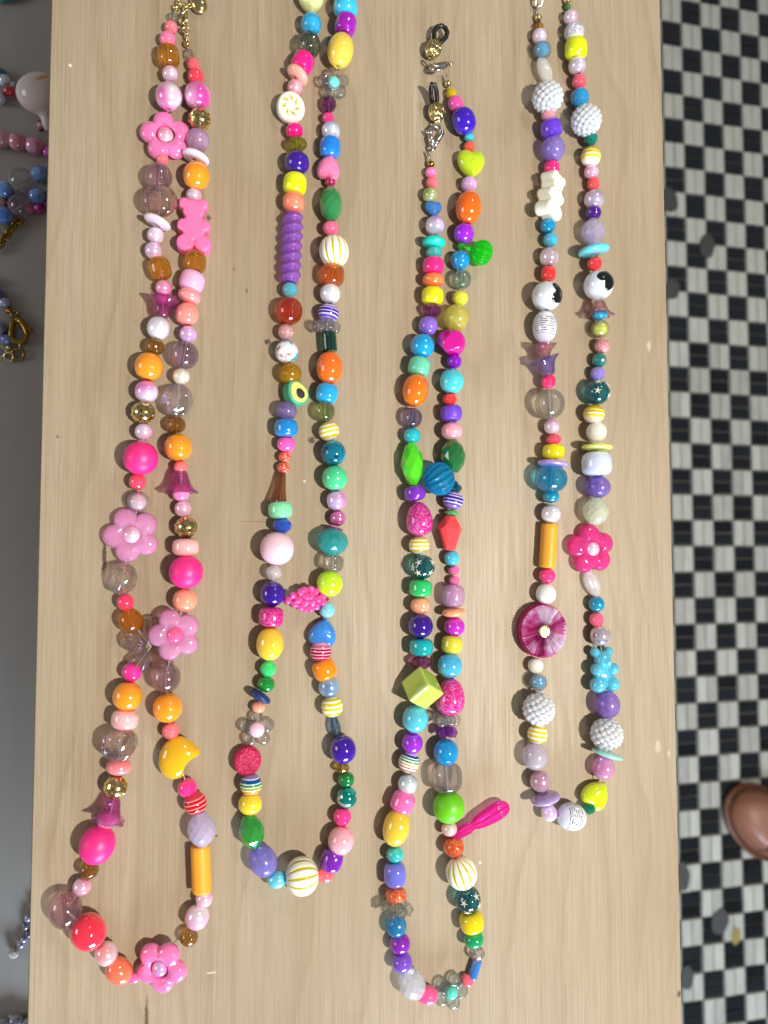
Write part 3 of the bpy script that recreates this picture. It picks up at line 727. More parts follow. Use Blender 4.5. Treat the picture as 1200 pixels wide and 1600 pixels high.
    if k == 'leaf':
        def fn(x, y, z):
            t = np.clip(y / H, -1, 1); wd = R * np.sqrt(np.maximum(1e-4, 1 - t * t)) ** 1.0; xx = x + .25 * R * t; dd = np.sqrt((xx / (wd + 1e-6)) ** 2 + (z / (wd * .62 + 1e-6)) ** 2) - 1 + .12 * np.exp(-(xx / (R * .22)) ** 2) * (z > 0)
            return np.where(np.abs(y) > H * .98, 1.0, dd) * R * .4
        v, f = surf(fn, (-R * 1.5, -H * 1.1, -R), (R * 1.5, H * 1.1, R), 36); return v, f, True, R * .62
    if k == 'drop':
        v, f = lathe([(r * (1 - .17 * y / H), y) for r, y in prof_round(R, H, 2.2)], 32); return v, f, True, R
    if k == 'spear':
        pts = []
        for yy, rr in ((.5, .55), (.1, 1), (-.15, .95), (-.5, .38)):
            for q in range(6): a = 2 * math.pi * q / 6; pts.append((R * rr * math.sin(a), l * yy, R * rr * math.cos(a)))
        v, f = hull(pts); return v, f, False, R
    if k == 'cone':
        v, f = lathe([(R * .16, H), (R * .40, H), (R * .62, 0), (R * .96, -H * .9), (R, -H), (R * .2, -H)], 90, lambda t, r, y: 1 + .05 * math.cos(15 * t)); return v, f, True, R * .8
    if k == 'shellring':
        v, f = flower_vf(R, .34 * w, .22, .80, .42, .6, 150); V = []
        for x, y, z in v:
            a = math.atan2(x, y); r = math.hypot(x, y) / R; V.append((x, y, z * (1 + .45 * math.cos(20 * a) * min(1, r * 1.2)) ))
        return V, f, True, .2 * w
    raise KeyError(k)

CN = [('white', 'eeeeee'), ('black', '111111'), ('red', 'dd2233'), ('coral', 'ff6f61'), ('orange', 'f5921e'), ('dark orange', 'e2641a'), ('peach', 'f5b195'), ('yellow', 'ecd61a'), ('pale yellow', 'f0e08a'), ('neon yellow', 'e6f000'), ('lime green', 'b6d83a'),
      ('green', '1f9a50'), ('dark green', '0e5a34'), ('mint green', '8fdcb4'), ('teal', '127f86'), ('turquoise', '38bcc0'), ('aqua', '7fd6e6'), ('sky blue', '3fa9dc'), ('blue', '1f66c8'), ('navy blue', '1c2a5c'), ('lavender', 'a89cdc'), ('purple', '7d2fb0'),
      ('dark purple', '341070'), ('magenta', 'c4108c'), ('hot pink', 'f4289a'), ('pink', 'f48ab8'), ('pale pink', 'f4c8d4'), ('lilac', 'd6b4de'), ('amber', 'a86a10'), ('brown', '8a5030'), ('raspberry red', 'a81848'), ('olive', '8c8c28'), ('grey', '909498')]
SURF = {'g': 'glossy', 'm': 'matte', 'j': 'milky', 't': 'clear', 'f': 'frosted', 'n': 'translucent', 'i': 'iridescent', 'p': 'pearly', 'k': 'crackled', 'lava': 'pitted'}
def part_label(k, mat):
    if '#' not in mat: return None
    s, h = mat.split('#')[:2]; h = h if len(h) == 6 else ''.join(c * 2 for c in h); c = [int(h[i:i + 2], 16) for i in (0, 2, 4)]
    nm = min(CN, key=lambda q: sum((int(q[1][i:i + 2], 16) - c[j]) ** 2 for j, i in enumerate((0, 2, 4))))[0]
    return '%s %s %s' % (SURF.get(s, ''), nm, KN[k].replace('_', ' '))
def bead(neck, k, x, y, w, l, mat, ang, o, zc=None, base=0.0):
    """one bead as a part of its necklace; ang = direction of its thread in the board plane, degrees from image-up"""
    p0 = at(x, y, base + .004); s = mpp(p0); wm, lm = w * s, l * s
    V, F, sm, hh = shape(k, wm, lm, o)
    zz = base + max(hh, zc or 0) + o.get('dz', 0) * .001
    pos = at(x, y, zz)
    ob = mesh_obj(KN[k], V, F, M(mat), neck, sm)
    R = Matrix.Rotation(math.radians(ang), 3, 'Z') @ Matrix.Rotation(math.radians(o.get('pitch', 0)), 3, 'X') @ Matrix.Rotation(math.radians(o.get('roll', 0)), 3, 'Y')
    ob.matrix_local = Matrix.Translation(pos - neck.location) @ R.to_4x4()
    lb = part_label(k, mat)
    if lb: ob['label'] = lb
    if k in ('F', 'C') and o.get('c'):
        cw = o.get('cw', w * .3) * s
        v, f = lathe(prof_round(cw / 2, cw / 2, 2.05), 26); c = mesh_obj('centre_bead', v, f, M(o['c']), ob); c.location = (0, 0, o.get('cz', .12) * cw)
        c.rotation_euler = (0, 0, .3)
    if k == 'inner':
        v, f = lathe(prof_round(wm * .36, lm * .36, 2.1), 24); mesh_obj('inner_bead', v, f, M(o['c']), ob)
    if k == 'star':
        v, f = star_prism(wm * .17, .0002, .26)
        for i, (ax, ay) in enumerate(o.get('st', ((-.5, .38), (-.55, -.42), (.62, .35), (.42, -.45), (.0, .0)[0:0] or (-.9, .0)))):
            q = math.sqrt(max(.05, 1 - ax * ax - ay * ay)); d = Vector((ax, ay, q)).normalized(); st = mesh_obj('star', v, f, M('g#efe4cc'), ob, False)
            st.location = d * wm * .506; st.rotation_euler = d.to_track_quat('Z', 'Y').to_euler(); st.rotation_euler.rotate_axis('Z', i * 1.3)
    if k == 'eye':
        d = Vector(o['look']).normalized(); u = d.cross(Vector((0, 1, 0))).normalized() * -1; vv = d.cross(u) * -1; a2 = math.radians(o.get('ha', 0)); u, vv = u * math.cos(a2) + vv * math.sin(a2), vv * math.cos(a2) - u * math.sin(a2)
        r = wm / 2; hs = o.get('hs', .42) * r
        def fn(X, Y, Z_):
            P = (X * u.x + Y * u.y + Z_ * u.z) / hs; Q = (X * vv.x + Y * vv.y + Z_ * vv.z) / hs; D = X * d.x + Y * d.y + Z_ * d.z
            rad = np.sqrt(X * X + Y * Y + Z_ * Z_) - r * 1.045
            h_ = heart2(P, Q) ; h_ = np.sign(h_) * np.minimum(np.abs(h_), 1) * hs * .3
            return np.maximum(np.maximum(rad, h_), r * .35 - D)
        v, f = surf(fn, (-r * 1.1,) * 3, (r * 1.1,) * 3, 46); mesh_obj('heart_pupil', v, f, M('g#0a0a0c'), ob)
    if k == 'avo':
        T = .50 * wm
        for nm, sc_, mt, zz_ in (('flesh', .80, 'm#e9e07a', .0), ('stone', .40, 'm#33303c', .0004)):
            def fn(X, Y, Z_, sc_=sc_):
                X, Y = X / sc_, (Y - (-.06 * wm if nm == 'stone' else 0)) / sc_; R_ = wm / 2
                dd = np.sqrt(X * X + (Y + R_ * .08) ** 2) - R_ * .86; dd = smin(dd, np.sqrt(X ** 2 + (Y - R_ * .55) ** 2) - R_ * .46, R_ * .5)
                return np.maximum(dd * sc_, np.abs(Z_) - .0004)
            v, f = surf(fn, (-wm * .5, -wm * .55, -.0008), (wm * .5, wm * .6, .0008), 50); q = mesh_obj(nm, v, f, M(mt), ob, True); q.location = (0, 0, T / 2 + zz_)
    if k == 'wheel':
        T = .32 * wm * (o.get('T', .32) / .32); V, F = [], []; nn = 96; r0, r1 = wm * .12, wm * .475; rr = random.Random(5)
        for i in range(nn):
            a = 2 * math.pi * (i + rr.uniform(-.2, .2)) / nn; hgt = (.0003 if i % 2 else .0018) + rr.uniform(0, .0005)
            for r, q in ((r0, .7), (r1, 1), (r1, 0)): V.append((r * math.sin(a), r * math.cos(a) * l / w, T / 2 + hgt * q if q else T / 2 - .0002))
        for i in range(nn):
            j = (i + 1) % nn
            for q in range(2): F.append((3 * i + q, 3 * i + q + 1, 3 * j + q + 1, 3 * j + q))
        mesh_obj('pleated_face', V, F, M('wheel:face'), ob, False)
        v, f = puck_vf(wm * .13, .0022, .3, 20); q = mesh_obj('gold_centre', v, f, M('wheel:gold'), ob, True); q.location = (0, 0, T / 2 + .001)
    return ob, pos
def wheel_mats():
    m, nt, b = new_mat('foil_pleats'); I = b.inputs
    tc = nt.nodes.new('ShaderNodeTexCoord'); n = N(nt, 'ShaderNodeTexNoise', Scale=160.0); nt.links.new(tc.outputs['Object'], n.inputs['Vector'])
    r = ramp(nt, [(.35, rgb('#c83488')), (.5, rgb('#e48cc4')), (.62, rgb('#f6e6f4'))]); nt.links.new(n.outputs[0], r.inputs[0]); nt.links.new(r.outputs[0], I['Base Color'])
    I['Metallic'].default_value = .35; I['Roughness'].default_value = .12; I['Coat Weight'].default_value = 1.0; MATS['wheel:face'] = m
    m, nt, b = new_mat('gold_nugget'); I = b.inputs; I['Base Color'].default_value = rgb('#f0dc9c'); I['Metallic'].default_value = .9; I['Roughness'].default_value = .25
    tc = nt.nodes.new('ShaderNodeTexCoord'); n = N(nt, 'ShaderNodeTexNoise', Scale=900.0); nt.links.new(tc.outputs['Object'], n.inputs['Vector'])
    bp = N(nt, 'ShaderNodeBump', Strength=.9, Distance=.0006); nt.links.new(n.outputs[0], bp.inputs['Height']); nt.links.new(bp.outputs[0], I['Normal']); MATS['wheel:gold'] = m
wheel_mats()
ABS = ('F', 'C', 'bear', 'gummy', 'heart', 'moon', 'kiwi', 'avo', 'puck', 'wheel', 'shellring', 'leaf', 'spear', 'cube', 'cluster')
def strand(neck, rows, base=0.0, closed=False, cord_mat='cord:x', cord_r=.00022, head=(), tail=()):
    """rows in the order of the thread"""
    P = []
    for r in rows:
        k, x, y, w, l, mat = r[:6]; o = r[6] if len(r) > 6 else {}
        p = at(x, y, base + .004); P.append((p, w * mpp(p) / 2 if k not in ABS else min(w, 30) * mpp(p) / 4))
    cord = list(head)
    for i, r in enumerate(rows):
        k, x, y, w, l, mat = r[:6]; o = dict(r[6]) if len(r) > 6 else {}
        a, b = P[max(0, i - 1)], P[min(len(P) - 1, i + 1)]
        t = a[0] - b[0]
        if t.y < 0: t = -t
        ang = math.degrees(math.atan2(-t.x, t.y))
        if k in ABS: ang = 0
        if 'A' in o: ang = o['A']
        ang += o.get('a', 0)
        if mat[0] == 't' and k == 'p': o.setdefault('rh', .16)
        zc = max(P[i][1], .5 * P[i][1] + .25 * (a[1] + b[1]))
        ob, pos = bead(neck, k, x, y, w, l, mat, ang, o, zc, base); cord.append(tuple(pos))
    cord += list(tail)
    V, F = tube([Vector(c) - neck.location for c in cord], cord_r, 6, False); mesh_obj('cord', V, F, M(cord_mat), neck)
def ring_part(neck, x, y, z, d, r, mat, sx=1, sy=1, rx=0, ry=0, rz=0, name='chain_link'):
    p = at(x, y, z); s = mpp(p); V, F = torus_vf(d * s / 2, r * s, sx, sy); o = mesh_obj(name, V, F, M(mat), neck)
    o.location = p - neck.location; o.rotation_euler = tuple(math.radians(q) for q in (rx, ry, rz)); return o
def tube_part(neck, pts, r, mat, name, seg=8):
    P = [at(x, y, z) - neck.location for x, y, z in pts]; s = mpp(at(pts[0][0], pts[0][1], 0))
    V, F = tube(P, [q * s for q in r] if isinstance(r, (list, tuple)) else r * s, seg); return mesh_obj(name, V, F, M(mat), neck)
def solid_part(neck, fn, lo, hi, n, x, y, z, ang, mat, name, roll=0):
    V, F = surf(fn, lo, hi, n); o = mesh_obj(name, V, F, M(mat), neck); p = at(x, y, z)
    o.matrix_local = Matrix.Translation(p - neck.location) @ (Matrix.Rotation(math.radians(ang), 3, 'Z') @ Matrix.Rotation(math.radians(roll), 3, 'Y')).to_4x4(); return o

GOLD, SILV = 'metal:gold', 'metal:silver'
AMB, DAMB, ORG, HPM = 't#eca41c', 't#b47c18', 'g#f79a1e', 'm#f52f8a'
PKP = 'p#f2a2c0#e6d2ea'
# ------------------------------------------------------------------ strand of pinks and oranges
n1 = empty('bead_necklace', at(254, 1510), 'pink and orange bead necklace with plastic flowers, leftmost on the board', 'necklace', 'bead strands on the board')
strand(n1, [
 ('crimp', 275, 12, 11, 11, GOLD), ('r', 271, 27, 16, 14, 't#eee6e0'), ('r', 267, 43, 20, 20, 'j#f57f8f'), ('r', 262, 62, 25, 24, 'j#f484b4'), ('p', 263, 88, 34, 33, AMB), ('r', 266, 116, 25, 25, 'p#f0a8bc#e8cfe4'),
 ('r', 264, 151, 41, 43, 'p#e070b4#e9e2f2'), ('F', 259, 214, 80, 80, 'g#f77eba', {'c': 'p#eea6ba#e2c8d8', 'cw': 25, 'hole': .36, 'A': 8}), ('r', 254, 249, 19, 19, 'g#f47c86'),
 ('r', 248, 277, 41, 42, 't#c8a0c0'), ('nug', 251, 315, 51, 45, 'i#eeb0a8'), ('d', 246, 347, 43, 12, 'g#efd6e6', {'a': -14}), ('r', 243, 368, 26, 25, 'p#f0a4b4#e8d6e8'), ('r', 240, 392, 27, 27, 'p#e0b4dc#dcd6f2'),
 ('p', 250, 420, 34, 35, AMB), ('r', 256, 450, 26, 25, 'p#f07aa8#f0a8c8'), ('r', 254, 466, 20, 16, 'g#f070b8'), ('bell', 255, 480, 54, 32, 't#f468c8', {'flip': 1, 'n': 5}), ('r', 248, 513, 36, 37, 'p#f2e6ec#e0dcea'),
 ('r', 242, 542, 29, 27, DAMB), ('r', 233, 573, 44, 44, ORG), ('r', 229, 612, 36, 35, 'p#e07cc4#e6d4ea'), ('fil', 224, 645, 36, 34, GOLD), ('r', 225, 675, 28, 27, 'p#eaa6d0#e6d0ea'), ('r', 220, 716, 53, 52, HPM),
 ('r', 215, 753, 26, 26, 'g#fb4a68'), ('inner', 216, 784, 34, 33, 't#f0e6e6', {'c': 'g#f3cfe0'}), ('F', 206, 836, 88, 88, 'n#f8b2de', {'c': 'p#f0a4c0#ecd0e0', 'cw': 28, 'hole': .30, 'A': 22}),
 ('nug', 191, 904, 46, 47, 'i#e8cfc8'), ('r', 196, 941, 26, 27, 'g#f83f6a'), ('r', 204, 970, 38, 38, 't#e88c10'), ('shellring', 236, 1010, 78, 78, 'i#f0bcb4', {'dz': -.2}), ('r', 206, 1050, 31, 29, 'g#f4369c'),
 ('r', 199, 1088, 45, 45, ORG), ('p', 195, 1124, 41, 31, 'j#f8bcc0'), ('nug', 187, 1163, 53, 47, 'i#eec0b8'), ('o', 186, 1198, 39, 26, 'j#f58c92'), ('fil', 181, 1229, 36, 35, GOLD),
 ('bell', 174, 1266, 56, 36, 't#f468c8', {'n': 6}), ('r', 166, 1282, 27, 26, 'j#f4a8d4'), ('o', 152, 1320, 54, 58, HPM), ('r', 139, 1359, 30, 27, DAMB), ('r', 128, 1386, 28, 28, PKP),
 ('o', 102, 1421, 50, 57, 't#d498ac'), ('o', 138, 1456, 53, 56, 'g#f4324c'), ('r', 166, 1490, 34, 36, 'p#eea0a4#ead6e0'), ('o', 186, 1517, 38, 44, 'g#f97a58'), ('r', 209, 1528, 16, 20, 'g#f470b0'),
 ('F', 252, 1510, 84, 80, 'g#f77eba', {'c': 'p#dc86d0#dcc8ea', 'cw': 25, 'hole': .36, 'A': -28, 'pitch': 16, 'roll': -14, 'dz': 2.2}),
 ('r', 295, 1464, 29, 27, DAMB), ('r', 308, 1433, 37, 38, 'p#ecaed0#ecdcea'), ('r', 319, 1404, 27, 26, PKP), ('t', 314, 1357, 30, 73, 'm#f0a52c'), ('f', 315, 1296, 44, 52, 'f#ded4f0', {'n': 10, 'rows': 7}), ('r', 305, 1255, 36, 35, 'st:red'),
 ('r', 293, 1231, 30, 29, 'g#f8389a'), ('moon', 278, 1184, 60, 66, 'g#eab416', {'A': -14}), ('r', 267, 1142, 27, 26, 'j#ee7c88'), ('r', 262, 1106, 45, 45, ORG), ('r', 259, 1059, 45, 46, 't#dcb4cc'),
 ('F', 273, 992, 82, 82, 'n#f8b2de', {'c': 'g#f7649c', 'cw': 27, 'hole': .30, 'A': 18, 'dz': 3.6}), ('r', 289, 938, 38, 37, 'j#fba284'), ('r', 291, 894, 52, 51, HPM), ('p', 290, 855, 41, 28, 'j#f8b8b6'), ('fil', 291, 824, 35, 33, GOLD),
 ('r', 286, 795, 26, 26, 'p#f0a8c0#e9cfde'), ('r', 283, 771, 27, 25, 'g#f684bc'), ('bell', 283, 754, 55, 36, 't#f468c8', {'n': 7}), ('r', 282, 730, 21, 20, 'g#f67e82'), ('r', 279, 699, 43, 43, ORG), ('r', 275, 664, 30, 26, DAMB),
 ('nug', 277, 626, 45, 48, 'i#ecd8de'), ('r', 283, 588, 27, 26, 'p#c9b88a#eee6d8'), ('r', 288, 555, 44, 43, 't#c4a2c6'), ('r', 294, 522, 27, 26, 'p#dcaee0#e4d0ec'), ('r', 292, 491, 37, 36, 'j#fb968a'), ('o', 296, 463, 36, 24, 'j#f89c9c', {'a': -8}),
 ('p', 300, 440, 38, 33, 'm#f0b0d4', {'a': -8}), ('p', 305, 410, 34, 32, AMB), ('bear', 303, 356, 53, 86, 'm#f874aa', {'A': 1}), ('r', 303, 306, 25, 24, 'p#e8a0b4#dcc4dc'), ('r', 307, 275, 41, 43, ORG),
 ('d', 306, 246, 43, 12, 'g#f0dcea', {'a': -15}), ('r', 309, 219, 36, 35, 'f#d8b0d4'), ('fil', 312, 187, 34, 33, GOLD), ('r', 309, 150, 41, 42, 'p#e03aa0#f0a0cc'), ('r', 306, 120, 25, 25, 'g#f9475a'), ('r', 302, 101, 20, 20, 'g#f66a78'),
 ('r', 296, 85, 15, 17, 't#efe8e2'), ('crimp', 292, 69, 11, 11, GOLD)],
 head=[tuple(at(279, -4, .003))], tail=[tuple(at(289, 50, .002))])
# gold lobster clasp, jump rings and end tag at the top
tube_part(n1, [(290, 38, .003), (284, 36, .003), (282, 28, .0035), (287, 20, .0035), (291, 18, .003), (292, 26, .003), (290, 38, .003)], 2.4, GOLD, 'clasp')
tube_part(n1, [(288, 40, .0025), (288, 52, .002), (292, 63, .0025)], 1.1, GOLD, 'wire_loop'); tube_part(n1, [(290, 40, .0025), (294, 50, .002), (293, 63, .0025)], 1.1, GOLD, 'wire_loop')
ring_part(n1, 290, 47, .0035, 9, 1.6, GOLD, rx=40)
for q, (xx, yy) in enumerate(((280, 3), (286, 8), (291, 13), (296, 9), (302, 5), (307, 1))): ring_part(n1, xx, yy, .0025, 8, 1.3, GOLD, 1, .7, rx=65 * (q % 2), rz=35)
def tag_fn(x, y, z): return elli(x, y, z, (0, 0, 0), (.0034, .0042, .0022))
solid_part(n1, tag_fn, (-.004, -.005, -.003), (.004, .005, .003), 22, 311, 6, .0024, 25, GOLD, 'end_charm')

# ------------------------------------------------------------------ multicoloured strand, second from the left
n2 = empty('bead_necklace', at(472, 1369), 'multicoloured bead necklace with purple spiral bead and pink grape charm, second from left', 'necklace', 'bead strands on the board')
strand(n2, [
 ('heart', 486, 2, 42, 44, 'j#dfe4a0', {'T': .7}), ('r', 486, 38, 32, 33, 'g#2fa8dc'), ('carve', 482, 71, 37, 42, 't#7f8f7c'), ('p', 473, 99, 34, 33, 'j#f81a8c', {'a': -10}), ('d', 465, 117, 37, 14, 'g#fbb09c', {'a': -16}), ('r', 461, 137, 24, 25, 'p#f6a0a8#f0bcd0'),
 ('kiwi', 454, 169, 44, 47, 'kiwi:x', {'T': .42, 'roll': 10, 'pitch': 12, 'dz': .8}), ('r', 460, 205, 27, 25, 'j#f0148a'), ('c', 464, 226, 32, 20, 't#a4a418'), ('r', 464, 255, 38, 37, 'g#3a1490'), ('p', 461, 288, 37, 33, 'g#e6f210'), ('r', 459, 316, 35, 34, 'j#fb8f6c'),
 ('spiral', 456, 387, 33, 112, 'f#b06cd6'), ('r', 453, 453, 24, 24, 'j#5cb4cc'), ('r', 452, 486, 41, 43, 't#dc4408'), ('r', 447, 519, 25, 25, 'k#e8a0a4#f4d8d8'), ('r', 448, 550, 36, 35, 'blot:eye'), ('r', 453, 584, 35, 33, 'f#c49410'),
 ('avo', 462, 616, 42, 44, 'm#4fae82', {'A': 32, 'roll': 24, 'pitch': 8}), ('r', 447, 642, 34, 30, 'f#9a86c0'), ('p', 447, 669, 37, 29, 'g#1a86d0'), ('r', 447, 694, 29, 25, 'g#f75cb4'), ('r', 445, 714, 20, 18, 'k#f4502c#fbb4a0'), ('r', 443, 731, 20, 18, 'k#f4502c#fbb4a0'),
 ('cone', 438, 762, 26, 47, 't#b0643c', {'a': -4}), ('p', 438, 797, 38, 28, 'j#8ee0b0'), ('f', 441, 821, 31, 25, 'g#2450b4', {'n': 8}), ('r', 433, 857, 52, 51, 'm#f2cbd8'), ('r', 428, 895, 25, 25, 'f#e6e0e2'), ('r', 426, 928, 39, 39, 'g#360e8c'),
 ('p', 424, 964, 39, 32, 'k#ee1c90#f46cb8'), ('o', 422, 1006, 43, 52, 'j#f0cc40'), ('f', 419, 1045, 26, 26, 'j#3ed27c', {'n': 8}), ('r', 416, 1069, 28, 25, 'g#0e8a30'), ('d', 407, 1088, 36, 13, 'm#22346e', {'a': -16}), ('r', 404, 1105, 21, 18, 'j#f8a888'),
 ('C', 401, 1139, 58, 58, 't#f2efec', {'c': 'j#f4cfe0', 'cw': 25, 'A': 0}), ('puck', 386, 1188, 43, 46, 'lava#c01c50', {'T': .5, 'roll': 10}), ('r', 392, 1226, 34, 34, 'st:rainbow'), ('r', 391, 1256, 37, 34, 'g#f3d732'), ('f', 393, 1299, 41, 53, 'g#2c8c34', {'n': 8}),
 ('o', 411, 1345, 43, 50, 'f#a098ea'), ('r', 433, 1374, 27, 31, 'p#1ea6cc#6cd0e4', {'A': -80}), ('melon', 472, 1369, 57, 51, 'melon:x', {'A': -84}), ('r', 508, 1366, 25, 27, 'g#fb6a78', {'A': 70}), ('p', 518, 1344, 35, 34, 'g#7a1cac', {'A': -20}), ('r', 533, 1313, 41, 43, 'j#f4b4c0', {'A': -14}),
 ('r', 535, 1276, 28, 28, 'g#fb3c94'), ('r', 542, 1246, 32, 33, 'blot:green'), ('r', 541, 1218, 26, 24, 'g#0b7c38'), ('c', 535, 1200, 23, 15, 't#c49a10'), ('r', 536, 1171, 41, 44, 'g#3c0f98'), ('spear', 524, 1137, 18, 37, 't#5c94d4', {'A': 8}),
 ('r', 519, 1104, 34, 33, 'st:yellow'), ('r', 514, 1073, 33, 33, 'p#5c80a8#a8c4dc'), ('p', 507, 1046, 37, 33, 'g#fb8c0c', {'a': 8}), ('r', 501, 1018, 34, 32, 'st:berry'), ('heart', 505, 987, 43, 44, 'g#3c86d8', {'A': 180 - 12, 'T': .6}), ('r', 511, 953, 25, 25, 'j#86d0e4'),
 ('r', 515, 912, 41, 41, 'j#c8ee20'), ('p', 520, 880, 34, 27, 't#e9e6e2'), ('f', 520, 847, 49, 42, 'f#3cb8b8', {'n': 11, 'rows': 7}), ('d', 523, 826, 26, 5, 'm#8a1c78'), ('r', 528, 810, 25, 25, 'p#a81c60#d070b0'), ('r', 526, 782, 32, 32, 'p#e08cc8#d8bcec'),
 ('r', 523, 747, 40, 40, 'j#52d294'), ('r', 521, 708, 39, 40, 'blot:teal'), ('r', 514, 674, 33, 30, 'st:yellow', {'a': 6}), ('r', 507, 643, 33, 32, 't#b4cc78'), ('p', 511, 615, 35, 31, 'g#26a8e4', {'a': -6}), ('o', 515, 575, 41, 52, 'g#f4701c'), ('t', 514, 534, 24, 31, 't#0a6050'),
 ('cluster', 510, 511, 44, 20, 't#f0eef0'), ('r', 513, 490, 33, 30, 'st:purple'), ('r', 516, 459, 32, 32, 'p#e6ecf2#dcd8ea'), ('p', 519, 430, 38, 33, 't#fb7c1c'), ('melon', 522, 393, 46, 50, 'melon:x', {'a': 4}), ('r', 517, 357, 25, 23, 'g#f4709c'), ('f', 517, 319, 37, 54, 'g#338a4c', {'n': 9, 'rows': 7}),
 ('r', 516, 284, 17, 18, 'p#b00c58#d8307c'), ('heart', 514, 261, 36, 42, 'g#f684b4', {'A': 172, 'T': .75}), ('p', 516, 231, 33, 33, 'g#1a80dc'), ('r', 517, 205, 29, 29, 'p#2c7cc4#d4d8ea'), ('r', 513, 185, 19, 17, 'g#fb4496'), ('f', 514, 163, 24, 26, 't#7c2c78', {'n': 8}),
 ('C', 521, 131, 52, 52, 't#eef2f2', {'c': 'j#7ce2de', 'cw': 19, 'A': 8}), ('o', 532, 79, 41, 55, 'g#f0d050'), ('p', 540, 39, 33, 34, 'j#a414b4', {'a': -6}), ('r', 540, 12, 39, 38, 'g#3cbce4'), ('r', 541, -22, 30, 28, 'g#f4709c')])
# grape bunch charm lying across
def grape_fn(x, y, z):
    d = elli(x, y, z, (.0008, 0, 0), (.0062, .0040, .003))
    for i, h in enumerate((.0003, .0020, .0034, .0042, .0043, .0034, .0016)):
        m = max(1, round(h / .00105))
        for j in range(m):
            xx = -.0074 + i * .0024 + .0004 * math.sin(3 * j + i); yy = (j - (m - 1) / 2) * 2 * h / max(1, m - 1 + .2) + .0002 * math.sin(7 * i + j)
            d = smin(d, ball(x, y, z, (xx, yy, .0024 * math.sqrt(max(0, 1 - (yy / .0062) ** 2))), .0016), .00018)
    return d
solid_part(n2, grape_fn, (-.0095, -.0072, -.004), (.0095, .0072, .0055), 74, 477, 936, .004, 3, 'g#e84a9c', 'grape_charm')
tube_part(n2, [(499, 938, .004), (507, 937, .0045), (513, 936, .004)], [3.6, 3.4, 3.0], 'g#a01048', 'charm_stem')
tube_part(n2, [(447, 936, .0035), (452, 936, .004)], [3, 4], 'g#b41c5c', 'charm_tip')

